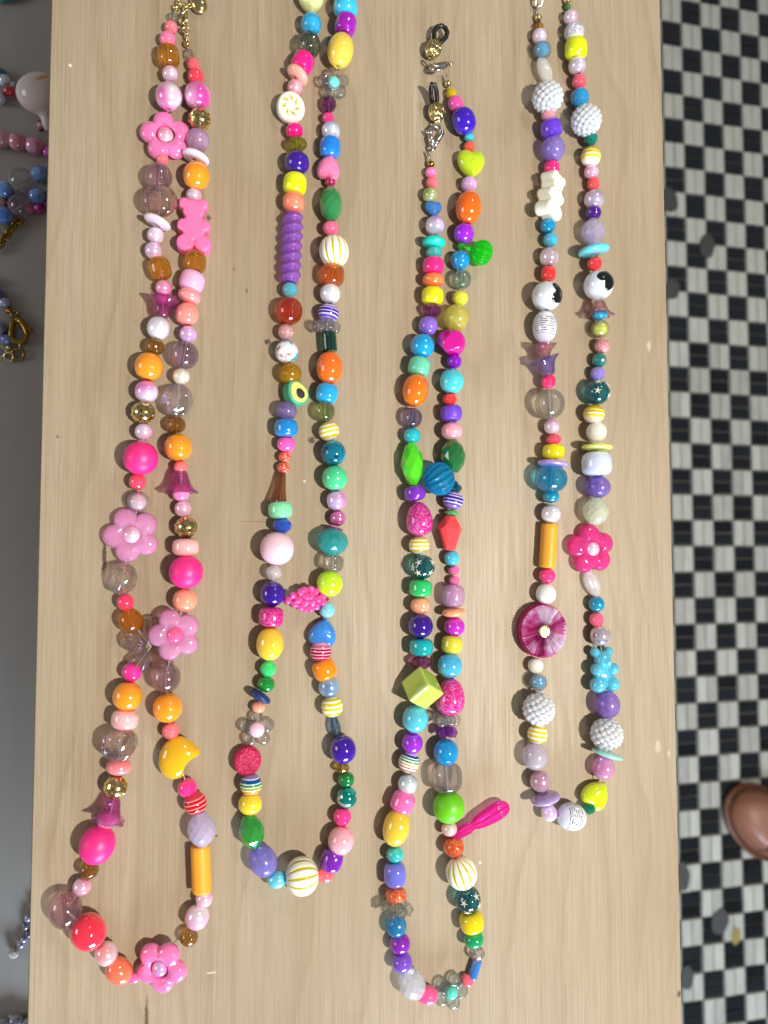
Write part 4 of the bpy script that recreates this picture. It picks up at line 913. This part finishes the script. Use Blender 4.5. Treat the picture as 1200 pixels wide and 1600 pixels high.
# ------------------------------------------------------------------ eyeglass strand with rubber loops, third
n3 = empty('glasses_chain', at(704, 1548), 'rainbow bead eyeglass chain ending in black rubber loops, third from left', 'glasses chain', 'bead strands on the board')
strand(n3, [
 ('crimp', 673, 257, 12, 11, 'metal:copper'), ('r', 673, 270, 18, 17, 'g#f784c0'), ('r', 675, 286, 19, 19, 'g#f47484'), ('r', 672, 305, 24, 23, 'p#8a9a3c#d4dcb0'), ('heart', 677, 327, 27, 24, 'm#3a78c4', {'T': .5}), ('r', 680, 353, 31, 31, 'p#a04cc0#dcd8ea'),
 ('d', 678, 379, 36, 16, 'm#22d0bc'), ('r', 678, 395, 25, 20, 'j#4cb8b8'), ('p', 677, 416, 33, 27, 'j#f4288c'), ('r', 677, 438, 34, 22, 'j#f88448'), ('p', 676, 463, 35, 28, 'g#ece41c'), ('c', 675, 485, 30, 21, 't#8c2c80'), ('r', 669, 509, 30, 30, 'g#8a68d0'),
 ('r', 660, 541, 38, 38, 'g#14a0dc'), ('p', 655, 573, 35, 30, 'j#74d4b0', {'a': -4}), ('o', 649, 610, 40, 52, 'g#f47a14'), ('r', 644, 653, 31, 32, 't#9a8ccc'), ('r', 644, 681, 27, 25, 'g#28bcc8'), ('f', 644, 725, 36, 66, 'j#58d420', {'n': 7, 'rows': 5}),
 ('p', 648, 771, 33, 25, 'g#7a2cb4', {'a': 4}), ('drop', 655, 811, 41, 54, 'k#e61c98#f87ccc'), ('r', 655, 852, 33, 28, 'st:yellow'), ('star', 660, 886, 39, 38, 't#0a7c88'), ('p', 657, 919, 36, 28, 'j#2cc46c'), ('r', 657, 946, 32, 27, 'j#f8ac88'), ('r', 657, 978, 39, 38, 'g#340e84'),
 ('p', 658, 1011, 37, 28, 'g#10aeb4'), ('c', 658, 1035, 34, 20, 't#8c2878'), ('cube', 660, 1075, 60, 60, 'g#c4dc5c', {'A': 12}), ('r', 649, 1123, 41, 43, 'j#5cc4dc'), ('r', 644, 1161, 33, 33, 'j#a02cd0'), ('r', 639, 1191, 33, 33, 'st:rainbow2', {'a': -6}),
 ('r', 637, 1225, 31, 32, 'p#a8c0cc#dce4ea'), ('p', 629, 1253, 37, 34, 'j#f874b8', {'a': -8}), ('o', 619, 1293, 42, 57, 'j#eecb40', {'a': -4}), ('r', 617, 1335, 27, 25, 'g#38c0bc'), ('p', 617, 1366, 35, 38, 'j#7474d4'), ('r', 619, 1398, 34, 26, 'k#f45c28#fb9c68'),
 ('cluster', 620, 1419, 52, 24, 't#d8dccc', {'facet': 1}), ('o', 619, 1446, 33, 36, 'f#3c9cd4'), ('r', 625, 1474, 33, 31, 'g#8824b0'), ('r', 628, 1503, 33, 30, 'g#7c4cc8'), ('f', 644, 1537, 42, 48, 'f#e6eaf2', {'n': 10, 'rows': 7, 'A': 25}), ('r', 668, 1555, 28, 34, 'g#fb5c98', {'A': 80}),
 ('C', 704, 1549, 58, 58, 't#e0f2ee', {'c': 'j#5cd8c4', 'cw': 21, 'A': -22}), ('r', 730, 1532, 18, 22, 'g#fb6478', {'A': 40}), ('t', 742, 1514, 15, 28, 'j#3c7cc8', {'A': -20}), ('c', 745, 1489, 25, 21, 't#e0d8d8'), ('r', 740, 1467, 32, 27, 'g#109c5c'), ('p', 737, 1440, 38, 32, 'g#ecd40c', {'a': 4}),
 ('star', 731, 1405, 40, 41, 't#0a7c8c', {'st': ((-.55, .2), (.5, .38), (-.4, -.62), (.6, -.35))}), ('melon', 721, 1364, 48, 50, 'melon:x', {'a': 6}), ('r', 709, 1323, 33, 30, 'k#f4541c#f88c50'), ('r', 702, 1295, 25, 23, 'p#f4b0ac#f0d0d4'), ('r', 701, 1261, 49, 48, 'm#6cc816'), ('p', 698, 1215, 48, 44, 't#e8e2ea'),
 ('r', 697, 1175, 39, 41, 'g#1190d0'), ('cluster', 697, 1143, 36, 20, 't#a03cc0', {'facet': 1}), ('cluster', 697, 1124, 44, 20, 't#f2eef2'), ('drop', 704, 1089, 45, 58, 'k#f41c98#fb7ccc'), ('r', 703, 1040, 39, 39, 'j#4cb4dc'), ('p', 706, 1007, 33, 29, 'g#dcd03c'), ('r', 710, 979, 33, 30, 'g#c428c0'),
 ('d', 709, 957, 37, 15, 'g#fba878'), ('p', 708, 931, 36, 36, 'f#e0b4dc'), ('r', 710, 907, 18, 14, 'g#f472b0'), ('r', 709, 891, 18, 15, 'g#f472b0'), ('r', 706, 872, 24, 24, 'j#50c0dc'), ('prism', 703, 833, 38, 53, 'm#f4464c'), ('d', 706, 802, 23, 9, 'j#5cb070'), ('r', 708, 782, 32, 30, 'st:purple'),
 ('r', 712, 763, 20, 14, 'g#16505c'), ('f', 708, 713, 39, 52, 'g#1f6c34', {'n': 9, 'rows': 7}), ('r', 706, 674, 33, 29, 'g#fbaabc'), ('p', 705, 646, 34, 26, 'm#7444cc'), ('r', 703, 624, 22, 20, 'j#f44444'), ('r', 706, 596, 38, 39, 'j#54d0e0'), ('r', 710, 565, 23, 23, 'g#8c0cc4'), ('nug', 705, 536, 41, 42, 'g#d01490'),
 ('r', 713, 497, 40, 42, 'f#e2da70'), ('r', 719, 466, 25, 24, 'j#e0e448'), ('r', 721, 437, 31, 30, 't#b4dcd0'), ('r', 719, 407, 30, 30, 'g#0e92cc'), ('r', 721, 385, 14, 12, 'n#50c850'), ('r', 725, 365, 32, 31, 'j#a424dc'), ('o', 732, 325, 40, 53, 'g#f46c10'), ('r', 733, 288, 25, 23, 'j#dcb4e4'),
 ('heart', 736, 258, 44, 45, 'j#c4de24', {'T': .6}), ('r', 733, 230, 18, 17, 'g#fb5c3c'), ('r', 733, 214, 16, 15, 'g#3cbcd0'), ('r', 725, 189, 37, 42, 'g#3c12b4'), ('r', 712, 163, 24, 26, 'g#f05cb4'), ('r', 705, 147, 17, 17, 'g#d4b408'), ('crimp', 700, 131, 11, 11, GOLD)],
 head=[tuple(at(670, 246, .002))], tail=[tuple(at(699, 119, .003))])
# rubber loops, ribbed gold stoppers, silver lobster clasps
tube_part(n3, [(681, 70, .004), (678, 58, .004), (679, 48, .004), (683, 42, .004), (690, 40, .004), (696, 44, .004), (699, 51, .004), (697, 58, .004), (690, 65, .004), (685, 70, .004)], 3.6, 'rubber:x', 'rubber_loop', 12)
tube_part(n3, [(676, 165, .003), (674, 150, .0042), (673, 138, .006), (675, 131, .0085), (679, 132, .0085), (682, 142, .006), (683, 155, .0042), (681, 165, .003)], 3.5, 'rubber:x', 'rubber_loop', 12)
for (xx, yy, aa) in ((677, 77, -20), (682, 175, 0)): bead(n3, 'rib', xx, yy, 26, 30, GOLD, aa, {}, None, 0)
def clasp(neck, x, y, z, ang, mat, scale=1.0, roll=0):
    k = .001 * scale
    e = bpy.data.objects.new('lobster_clasp', None)
    pts = [(-1.6, -5.2), (-2.6, -2.6), (-3.0, .2), (-2.6, 2.6), (-1.0, 4.3), (1.2, 4.6), (3.0, 3.2), (3.4, 1.2), (2.4, -.8), (.8, -3.2), (-.8, -5.4)]
    V, F = tube([(a * k, b * k, 0) for a, b in pts], [1.3 * q * k for q in (1.1, 1.0, .95, .9, .85, .85, .85, .8, .85, .95, 1.05)], 10)
    b0 = mesh_obj('lobster_clasp', V, F, M(mat), neck); p = at(x, y, z)
    b0.matrix_local = Matrix.Translation(p - neck.location) @ (Matrix.Rotation(math.radians(ang), 3, 'Z') @ Matrix.Rotation(math.radians(roll), 3, 'Y')).to_4x4()
    V, F = tube([(-2.7 * k, -.6 * k, 0), (-4.0 * k, .6 * k, 0), (-5.0 * k, 2.0 * k, 0)], [.75 * k, .95 * k, .6 * k], 8); mesh_obj('lever', V, F, M(mat), b0)
    V, F = torus_vf(1.25 * k, .5 * k); q = mesh_obj('end_ring', V, F, M(mat), b0); q.location = (-1.6 * k, -6.6 * k, 0)
    V, F = tube([(-1.7 * k, -5.0 * k, 0), (-1.4 * k, -3.0 * k, 0)], [1.5 * k, 1.1 * k], 10); mesh_obj('clasp_base', V, F, M(mat), b0)
clasp(n3, 681, 211, .003, 0, SILV, .88)
clasp(n3, 686, 104, .0048, 118, SILV, .80, 40)
tube_part(n3, [(666, 236, .002), (669, 247, .002), (672, 253, .003)], .9, SILV, 'wire_loop'); tube_part(n3, [(668, 236, .0025), (672, 246, .0025), (674, 253, .003)], .9, SILV, 'wire_loop')
ring_part(n3, 684, 193, .004, 9, 1.1, GOLD, rx=60, name='jump_ring'); ring_part(n3, 674, 96, .005, 10, 1.2, 'metal:rose', rx=60, rz=-30, name='jump_ring')
tube_part(n3, [(698, 116, .003), (698, 122, .003), (700, 127, .003)], 1.0, SILV, 'wire_loop')
# hanging charms of this strand
def ridged(R, n, amp, tw):
    def fn(x, y, z):
        r = np.sqrt(x * x + y * y + z * z) + 1e-9; a = np.arctan2(z, y); t = x / r
        return r - R * (1 + amp * np.cos(n * a + tw * t)) * (1 - .10 * t * t)
    return fn
s3 = mpp(at(751, 395))
solid_part(n3, ridged(18.5 * s3, 11, .05, 1.2), (-.0065,) * 3, (.0065,) * 3, 52, 752, 395, .0055, -20, 'n#1fd81c', 'lime_charm')
tube_part(n3, [(735, 389, .0055), (730, 388, .0055), (724, 386, .0052)], [3.4, 2.6, 2.2], 'n#4ae04a', 'charm_ring')
solid_part(n3, ridged(24 * s3, 14, .055, 2.2), (-.0082,) * 3, (.0082,) * 3, 64, 686, 748, .0078, 24, 'n#149ad0', 'fluted_charm')
ring_part(n3, 709, 759, .006, 11, 3.0, 'n#0c6c90', name='charm_ring')
def shellfn(x, y, z):
    L0 = .0142; t = x / L0
    wd = .0044 * (0.50 + .50 * np.clip((t + .7) * .7, 0, 1)) * np.sqrt(np.clip(1 - np.maximum(t, 0) ** 4, 0.001, 1)) * (1 - .35 * np.exp(-((t + .28) / .12) ** 2))
    rid = .00045 * np.cos(y / (wd + 1e-6) * 9) * (z > 0)
    return np.maximum(np.sqrt((y / wd) ** 2 + ((z - rid) / (wd * .62)) ** 2) - 1, np.abs(t) - 1) * .002
solid_part(n3, shellfn, (-.0155, -.0046, -.0036), (.0155, .0046, .0036), 110, 751, 1283, .0046, 25, 'n#f838b4', 'shell_charm')
tube_part(n3, [(720, 1303, .0046), (714, 1306, .0046), (710, 1309, .0045)], [5.2, 4.2, 3.2], 'n#f838b4', 'charm_ring')

# ------------------------------------------------------------------ pastel strand with eyes, rightmost
n4 = empty('bead_necklace', at(893, 1276), 'pastel bead necklace with heart-pupil eye beads and gummy bears, rightmost on the board', 'necklace', 'bead strands on the board')
BRY = 'b#f2f4fa'
strand(n4, [
 ('crimp', 841, 28, 12, 11, GOLD), ('r', 841, 34, 8, 7, 'g#16243c'), ('r', 842, 42, 15, 12, 'f#a8781c'), ('r', 843, 57, 23, 24, PKP), ('inner', 847, 79, 28, 28, 't#eef0f0', {'c': 'j#68bce4'}), ('leaf', 851, 110, 24, 44, 'f#f0eeee', {'A': 8}), ('berry', 856, 152, 49, 49, BRY), ('r', 857, 180, 23, 17, 'j#f4a4b8'),
 ('p', 861, 202, 34, 28, 'g#6a3cd4', {'a': 6}), ('r', 864, 233, 37, 38, 'f#a892e4'), ('r', 862, 263, 25, 25, 'g#f82c8c'), ('bear', 860, 308, 44, 72, 'm#f0eedc', {'A': -10, 'roll': 38, 'T': .62, 'dz': 1.6}), ('r', 856, 353, 24, 23, 'g#0c8cbc'), ('r', 860, 375, 23, 22, 'g#4cb8dc'), ('r', 858, 402, 30, 30, 'p#b898a4#e4dcea'), ('p', 857, 428, 23, 22, 'j#f43c40'),
 ('eye', 854, 463, 46, 46, 'g#dfe4ee', {'look': (.80, .06, .60), 'ha': 96, 'hs': .60}), ('o', 851, 511, 38, 50, 'engraved:x'), ('r', 851, 540, 18, 12, 'j#f0909c'), ('bell', 850, 551, 48, 24, 't#f8b4c8', {'flip': 1, 'n': 5, 'amp': .24, 'a': -4}), ('bell', 855, 573, 54, 28, 't#a48cf4', {'flip': 1, 'n': 5, 'amp': .26, 'a': 10}), ('r', 857, 596, 23, 23, 'g#fb3470'), ('r', 859, 631, 46, 47, 't#eceeea'),
 ('r', 862, 667, 24, 24, 'p#e8acdc#e4d4ea'), ('r', 865, 687, 24, 17, 'g#f45068'), ('p', 865, 706, 35, 24, 'g#ecdc0c'), ('d', 864, 725, 48, 11, 'j#b8a0e4'), ('o', 861, 748, 50, 44, 't#22b0e4'), ('r', 861, 776, 26, 21, 'g#0c8cac'), ('r', 861, 803, 31, 30, 'p#c4acb8#e8e0ea'),
 ('t', 857, 853, 26, 70, 'm#f0a82c', {'a': 0}), ('r', 855, 900, 26, 24, 'g#fb3c88'), ('r', 853, 928, 31, 32, 'm#e9e9e6'), ('wheel', 846, 985, 77, 84, 'n#e0207c', {'T': .22, 'dz': .2, 'roll': -4}), ('r', 837, 1040, 24, 24, 'm#efebdf'), ('inner', 841, 1066, 28, 28, 't#eef0f2', {'c': 'j#74bce4'}), ('berry', 842, 1108, 51, 51, BRY),
 ('r', 840, 1147, 32, 30, 'st:yellow'), ('o', 836, 1182, 39, 42, 'f#dcd4e4'), ('r', 844, 1221, 32, 32, 'p#c090a8#dccce4'), ('d', 852, 1247, 47, 14, 'g#b49cd0', {'A': 14}), ('r', 858, 1270, 25, 26, 'p#dcaee8#e4d4f0', {'A': 30}), ('o', 893, 1276, 42, 46, 'engraved:x', {'A': 82}), ('f', 920, 1262, 22, 22, 'g#0a6c4c', {'A': 60, 'n': 8}),
 ('heart', 932, 1240, 44, 46, 'j#ccdc1c', {'A': 140, 'T': .6}), ('r', 943, 1200, 34, 35, 'f#eca8dc'), ('d', 949, 1178, 49, 10, 'j#a0dcd0', {'a': -10}), ('berry', 948, 1147, 51, 50, BRY), ('o', 949, 1101, 39, 42, 'f#a484e0'), ('gummy', 941, 1045, 47, 77, 'j#5cc0dc', {'A': 0}), ('r', 938, 993, 32, 32, 'blot:silver'), ('r', 932, 968, 23, 23, 'g#f8688c'),
 ('r', 932, 944, 25, 25, 'g#0c8cb4'), ('leaf', 925, 912, 25, 44, 'f#f2eef0', {'A': 14}), ('F', 923, 858, 80, 80, 'n#fb52a8', {'c': 'p#f0b0d0#ecd8ea', 'cw': 24, 'hole': .26, 'A': 6}), ('f', 931, 799, 40, 42, 'f#e6eed8', {'n': 10, 'rows': 7}), ('r', 934, 761, 39, 34, 'f#9078d4'), ('p', 932, 725, 47, 39, 'j#d4dcf2'), ('d', 933, 699, 48, 11, 'j#dce47c'),
 ('r', 932, 675, 31, 31, 'm#e9e6de'), ('r', 928, 647, 33, 29, 'st:lemon'), ('star', 933, 613, 39, 39, 't#0a7c90', {'st': ((-.3, .66), (-.42, -.1), (.66, -.3), (.5, .5))}), ('r', 934, 584, 23, 22, 'g#9c88dc'), ('star', 936, 563, 23, 23, 'g#1c7c74', {'st': ((.1, -.2),)}), ('r', 941, 541, 24, 23, 'k#f0949c#f8d0d4'), ('inner', 938, 514, 29, 28, 't#f0f0ea', {'c': 'j#d8e050'}),
 ('r', 937, 492, 24, 16, 'g#1ca4d8'), ('bell', 937, 482, 47, 26, 't#f8b0bc', {'n': 6, 'amp': .2}), ('eye', 935, 446, 46, 46, 'g#dfe4f0', {'look': (.48, .30, .82), 'ha': 62, 'hs': .60}), ('r', 929, 412, 23, 22, 'j#f43c44'), ('d', 928, 392, 48, 14, 'g#6cd4e0', {'a': 8}), ('f', 927, 362, 37, 40, 'f#d8d0f0', {'n': 10, 'rows': 7}), ('r', 927, 333, 25, 21, 'g#4c1890'), ('r', 928, 312, 31, 30, 'p#b8a4c0#e8dcea'), ('p', 927, 288, 19, 18, 'j#f86068'),
 ('r', 924, 269, 23, 23, PKP), ('r', 923, 245, 31, 30, 'st:lemon'), ('f', 923, 217, 22, 22, 'g#0c7c6c', {'n': 8}), ('berry', 916, 188, 48, 48, BRY), ('r', 906, 153, 29, 29, 'g#2c9cd8'), ('r', 905, 128, 23, 22, 'g#f4647c'), ('r', 902, 103, 28, 28, 'p#b09cc0#e8dcea'), ('p', 900, 77, 35, 32, 'g#e8f008', {'a': -6}), ('r', 897, 51, 31, 29, 'engraved:x'), ('r', 892, 28, 23, 23, PKP),
 ('r', 887, 11, 10, 9, 'g#2c7c44'), ('crimp', 886, 1, 11, 11, GOLD)],
 head=[tuple(at(841, 12, .002))], tail=[tuple(at(884, -12, .002))])
ring_part(n4, 842, 3, .003, 11, 2.0, SILV, 1, 1.2, rx=30, name='jump_ring'); tube_part(n4, [(840, 8, .003), (839, 16, .002), (841, 24, .0025)], .8, SILV, 'wire_loop')

# ------------------------------------------------------------------ strands lying lower down on the grey table, left of the board
ZT = Z_TABLE
g1 = empty('bead_necklace', at(20, 150, ZT), 'necklace of pale blue pearls, red bead and big cream ceramic bead left of the board', 'necklace', 'strands on the grey table')
strand(g1, [('r', -18, 112, 20, 20, 'p#3c8ca0#a8c8d8'), ('r', 1, 116, 18, 18, 'g#0c5c74'), ('r', 7, 126, 19, 20, 'p#9cb4c8#dce4ee'), ('r', 19, 133, 11, 10, 'p#b4c4d4#e4e8ee'), ('o', 31, 137, 14, 12, 'g#2a86a4', {'A': 60})], ZT)
bead(g1, 'r', 15, 143, 19, 16, 'g#b80c10', 0, {'dz': 1}, None, ZT); bead(g1, 'r', 0, 153, 18, 20, 'p#9cb0bc#d8e0e6', 0, {}, None, ZT)
def cer_fn(x, y, z):
    d = elli(x, y, z, (0, 0, 0), (.0122, .0102, .0088)); d = smin(d, elli(x, y, z, (.001, -.0120, -.002), (.0030, .0058, .0030)), .003); return d
cer, cnt, cb_ = new_mat('cream_ceramic'); tcn = cnt.nodes.new('ShaderNodeTexCoord'); sxn = cnt.nodes.new('ShaderNodeSeparateXYZ'); cnt.links.new(tcn.outputs['Object'], sxn.inputs[0])
ux = math_(cnt, 'DIVIDE', math_(cnt, 'SUBTRACT', sxn.outputs[0], .002), .0042); uy = math_(cnt, 'DIVIDE', math_(cnt, 'SUBTRACT', math_(cnt, 'SUBTRACT', sxn.outputs[1], .0028), math_(cnt, 'MULTIPLY', sxn.outputs[0], .45)), .0017)
dd = math_(cnt, 'ADD', math_(cnt, 'MULTIPLY', ux, ux), math_(cnt, 'MULTIPLY', uy, uy)); stp = math_(cnt, 'MULTIPLY_ADD', math_(cnt, 'SINE', math_(cnt, 'MULTIPLY', sxn.outputs[0], 5200.0)), .2, .8)
pm = math_(cnt, 'MULTIPLY', math_(cnt, 'SUBTRACT', 1.2, dd), stp); pm.node.use_clamp = True
cnt.links.new(mixc(cnt, pm, rgb('#e4d2cc'), rgb('#d9a24c')), cb_.inputs['Base Color']); cb_.inputs['Roughness'].default_value = .16
MATS['ceramic:x'] = cer
solid_part(g1, cer_fn, (-.013, -.019, -.0095), (.013, .011, .0095), 64, 66, 147, ZT + .009, 6, 'ceramic:x', 'ceramic_bead')
bead(g1, 'r', 63, 189, 9, 5, 'g#8c2030', 0, {'dz': 2}, None, ZT); bead(g1, 'r', 64, 203, 9, 6, 'g#8c1c28', 0, {'dz': 1}, None, ZT); bead(g1, 'r', 72, 194, 13, 13, 'p#9a98c0#d4d4e4', 0, {}, None, ZT)
bead(g1, 'r', 63, 196, 10, 10, 'g#e0c0b8', 0, {'dz': 1}, None, ZT)
g2 = empty('bead_necklace', at(40, 220, ZT), 'necklace of pink pearls lying on the grey table, left of the board', 'necklace', 'strands on the grey table')
strand(g2, [('r', -22, 216, 26, 26, 'p#c4607c#e0b4b8'), ('r', 2, 217, 27, 27, 'p#b8707c#e4b4bc'), ('r', 27, 222, 26, 27, 'p#c86c7c#e8b8b4'), ('r', 54, 228, 28, 29, 'p#c02c94#d89cb0'), ('r', 75, 238, 18, 18, 'p#d040b0#e880c8'), ('r', 96, 246, 24, 24, 'p#c02c94#d89cb0')], ZT)
g3 = empty('bead_necklace', at(35, 300, ZT), 'necklace of blue and clear beads in a double row, left of the board', 'necklace', 'strands on the grey table')
strand(g3, [('r', -16, 311, 22, 22, 't#e8e0e8'), ('r', 8, 297, 26, 26, 'p#3c76cc#7cb0ee'), ('r', 34, 283, 38, 40, 't#e6dfe8'), ('r', 61, 272, 25, 27, 'p#3c76cc#7cb0ee'), ('r', 84, 262, 24, 24, 't#e8e0e8'), ('r', 100, 280, 22, 22, 'p#3c76cc#7cb0ee')], ZT)
strand(g3, [('r', -16, 352, 22, 22, 't#e8e0e8'), ('r', 8, 337, 26, 27, 'p#3c76cc#7cb0ee'), ('r', 33, 322, 38, 39, 't#e6dce8'), ('r', 58, 307, 25, 26, 'p#3c76cc#7cb0ee'), ('r', 82, 298, 24, 24, 't#e8e0e8'), ('r', 100, 285, 20, 20, 'p#3c76cc#7cb0ee')], ZT)
g3b = empty('bead_necklace', at(60, 325, ZT), 'dark magenta bead strand half hidden beneath the blue and clear beads', 'necklace', 'strands on the grey table')
strand(g3b, [('r', 9, 317, 14, 13, 'g#8c0c48'), ('r', 24, 321, 14, 13, 'g#9c0c58'), ('r', 46, 327, 14, 14, 'g#b0107c'), ('r', 60, 325, 17, 16, 'g#b41484'), ('r', 74, 319, 15, 14, 'g#b41484'), ('r', 90, 314, 15, 15, 'g#b41484')], ZT)
g4 = empty('chain', at(15, 365, ZT), 'gold chain end beside the blue and clear beads', 'chain')
for q, (xx, yy) in enumerate(((31, 344), (24, 348), (19, 355), (14, 362), (10, 369), (5, 375), (0, 382), (-6, 389))): ring_part(g4, xx, yy, ZT + .0028, 12, 2.2, 'metal:brass', 1, .75, rx=70 * (q % 2), rz=50)
g5 = empty('bead_necklace', at(20, 520, ZT), 'dark blue pearl necklace with gold lobster clasp and chain rings, left of the board', 'necklace', 'strands on the grey table')
strand(g5, [('r', -16, 440, 18, 18, 'p#20285c#5c6cb0'), ('r', -3, 459, 18, 18, 'p#141c44#4c58a0'), ('r', 7, 473, 17, 17, 'p#5c5c7c#b4b4dc'), ('crimp', 15, 486, 12, 9, 'metal:copper')], ZT)
strand(g5, [('r', -18, 506, 18, 18, 'p#20285c#5c6cb0'), ('r', 2, 514, 18, 18, 'p#343448#6c6c90'), ('r', 10, 530, 17, 17, 'p#20408c#7ca0e0'), ('crimp', 14, 543, 9, 9, 'metal:rose')], ZT)
clasp(g5, 28, 517, ZT + .003, 205, 'metal:brass', 1.25)
for (xx, yy, dd_) in ((28, 553, 17), (14, 557, 13), (2, 549, 15)): ring_part(g5, xx, yy, ZT + .002, dd_, 2.0, GOLD if dd_ < 17 else 'metal:brass', rx=15)
tube_part(g5, [(31, 534, ZT + .004), (30, 545, ZT + .003)], 1.4, GOLD, 'wire_loop')
g6 = empty('bead_necklace', at(33, 1460, ZT), 'thin strand of small grey pearls ending in a sparkling ball by the board', 'necklace', 'strands on the grey table')
strand(g6, [('r', 52, 1418, 11, 12, 'p#505068#8c8cb0'), ('r', 44, 1434, 11, 13, 'p#50507c#b0b0d8'), ('r', 40, 1447, 11, 13, 'p#505868#a0a8bc'), ('r', 45, 1459, 11, 13, 'p#58507c#b4acd0'), ('r', 37, 1468, 10, 12, 'p#505068#b0b0d8'), ('r', 33, 1476, 11, 12, 'p#505868#b4b8cc'), ('berry', 21, 1489, 16, 17, 'metal:silver')], ZT)
g7 = empty('bead_necklace', at(20, 1596, ZT), 'grey pearl necklace cut off at the bottom left corner', 'necklace', 'strands on the grey table')
strand(g7, [('r', -12, 1606, 19, 22, 'p#6c7480#c4ccd8', {'A': 90}), ('r', 6, 1599, 17, 22, 'p#6c7480#c4ccd8', {'A': 90}), ('r', 25, 1595, 18, 22, 'p#6c7480#c4ccd8', {'A': 90}), ('r', 42, 1600, 17, 21, 'p#6c7480#c4ccd8', {'A': 90}), ('r', 60, 1604, 18, 21, 'p#6c7480#c4ccd8', {'A': 90})], ZT)
g8 = empty('bead_necklace', at(8, -3, ZT), 'teal bead strand just entering at the top left corner', 'necklace', 'strands on the grey table')
strand(g8, [('r', -14, -8, 17, 17, 'g#0c7c84'), ('r', 3, -5, 16, 16, 'g#0c8c8c'), ('r', 18, -7, 15, 15, 'g#0c7c84'), ('r', 33, -12, 16, 16, 'g#0c7c84')], ZT)

# ------------------------------------------------------------------ shoe of a passer-by on the floor
lea, lnt, lb_ = new_mat('tan_leather'); lb_.inputs['Base Color'].default_value = rgb('#a06a54'); lb_.inputs['Roughness'].default_value = .42; lb_.inputs['Coat Weight'].default_value = .15
MATS['leather:x'] = lea
sh = empty('shoe', at(1180, 1270, Z_FLOOR), 'tan brown leather shoe on the checkered floor at the right edge', 'shoe')
def foot2(x, y, g=0.0):
    d = np.sqrt((x / (.046 + g)) ** 2 + ((y - .075) / (.072 + g)) ** 2) - 1
    e = np.sqrt((x / (.034 + g)) ** 2 + ((y + .075) / (.072 + g)) ** 2) - 1
    return smin(d, e, .5) * .04
def upper(x, y, z):
    top = .050 + .04 * np.clip((-y + .02) / .14, 0, 1) - .022 * np.clip((y - .06) / .09, 0, 1)
    d = foot2(x * (1 + np.clip(z, 0, 1) * 5.5), y * (1 + np.clip(z, 0, 1) * 1.2))
    hole = np.maximum(np.sqrt((x / .026) ** 2 + ((y + .065) / .062) ** 2) * .026 - .026, .012 - z)
    return np.maximum(np.maximum(-smin(-d, -(z - top), .02), -z), -hole)
def sole(x, y, z): return np.maximum(foot2(x, y, .009), np.abs(z - .006) - .006)
for fn_, zz, mt, nm in ((upper, .011, 'leather:x', 'upper'), (sole, 0, 'm#70422c', 'sole')):
    V, F = surf(fn_, (-.06, -.17, -.02), (.06, .17, .12), 90); q = mesh_obj(nm, V, F, M(mt), sh); q.location = (0.068, -.062, zz + .0005); q.scale = (1.03, 1.03, 1.03); q.rotation_euler = (0, 0, math.radians(52))
def seam(x, y, z): return np.maximum(np.maximum(upper(x / 1.016, y / 1.01, z - .0012), np.abs(y - .075 - .018 * np.cos(x * 42)) - .0022), .012 - z)
V, F = surf(seam, (-.06, .04, .01), (.06, .12, .08), 90); q = mesh_obj('toe_seam', V, F, M('m#5a3322'), sh); q.location = (0.068, -.062, .0115); q.scale = (1.03, 1.03, 1.03); q.rotation_euler = (0, 0, math.radians(52))
def welt(x, y, z): return np.maximum(np.abs(foot2(x, y, .0035)) - .0009, np.abs(z - .0125) - .0012)
V, F = surf(welt, (-.06, -.17, .008), (.06, .17, .017), 150); q = mesh_obj('welt', V, F, M('m#3a2014'), sh); q.location = (0.068, -.062, .0008); q.scale = (1.03, 1.03, 1.03); q.rotation_euler = (0, 0, math.radians(52))
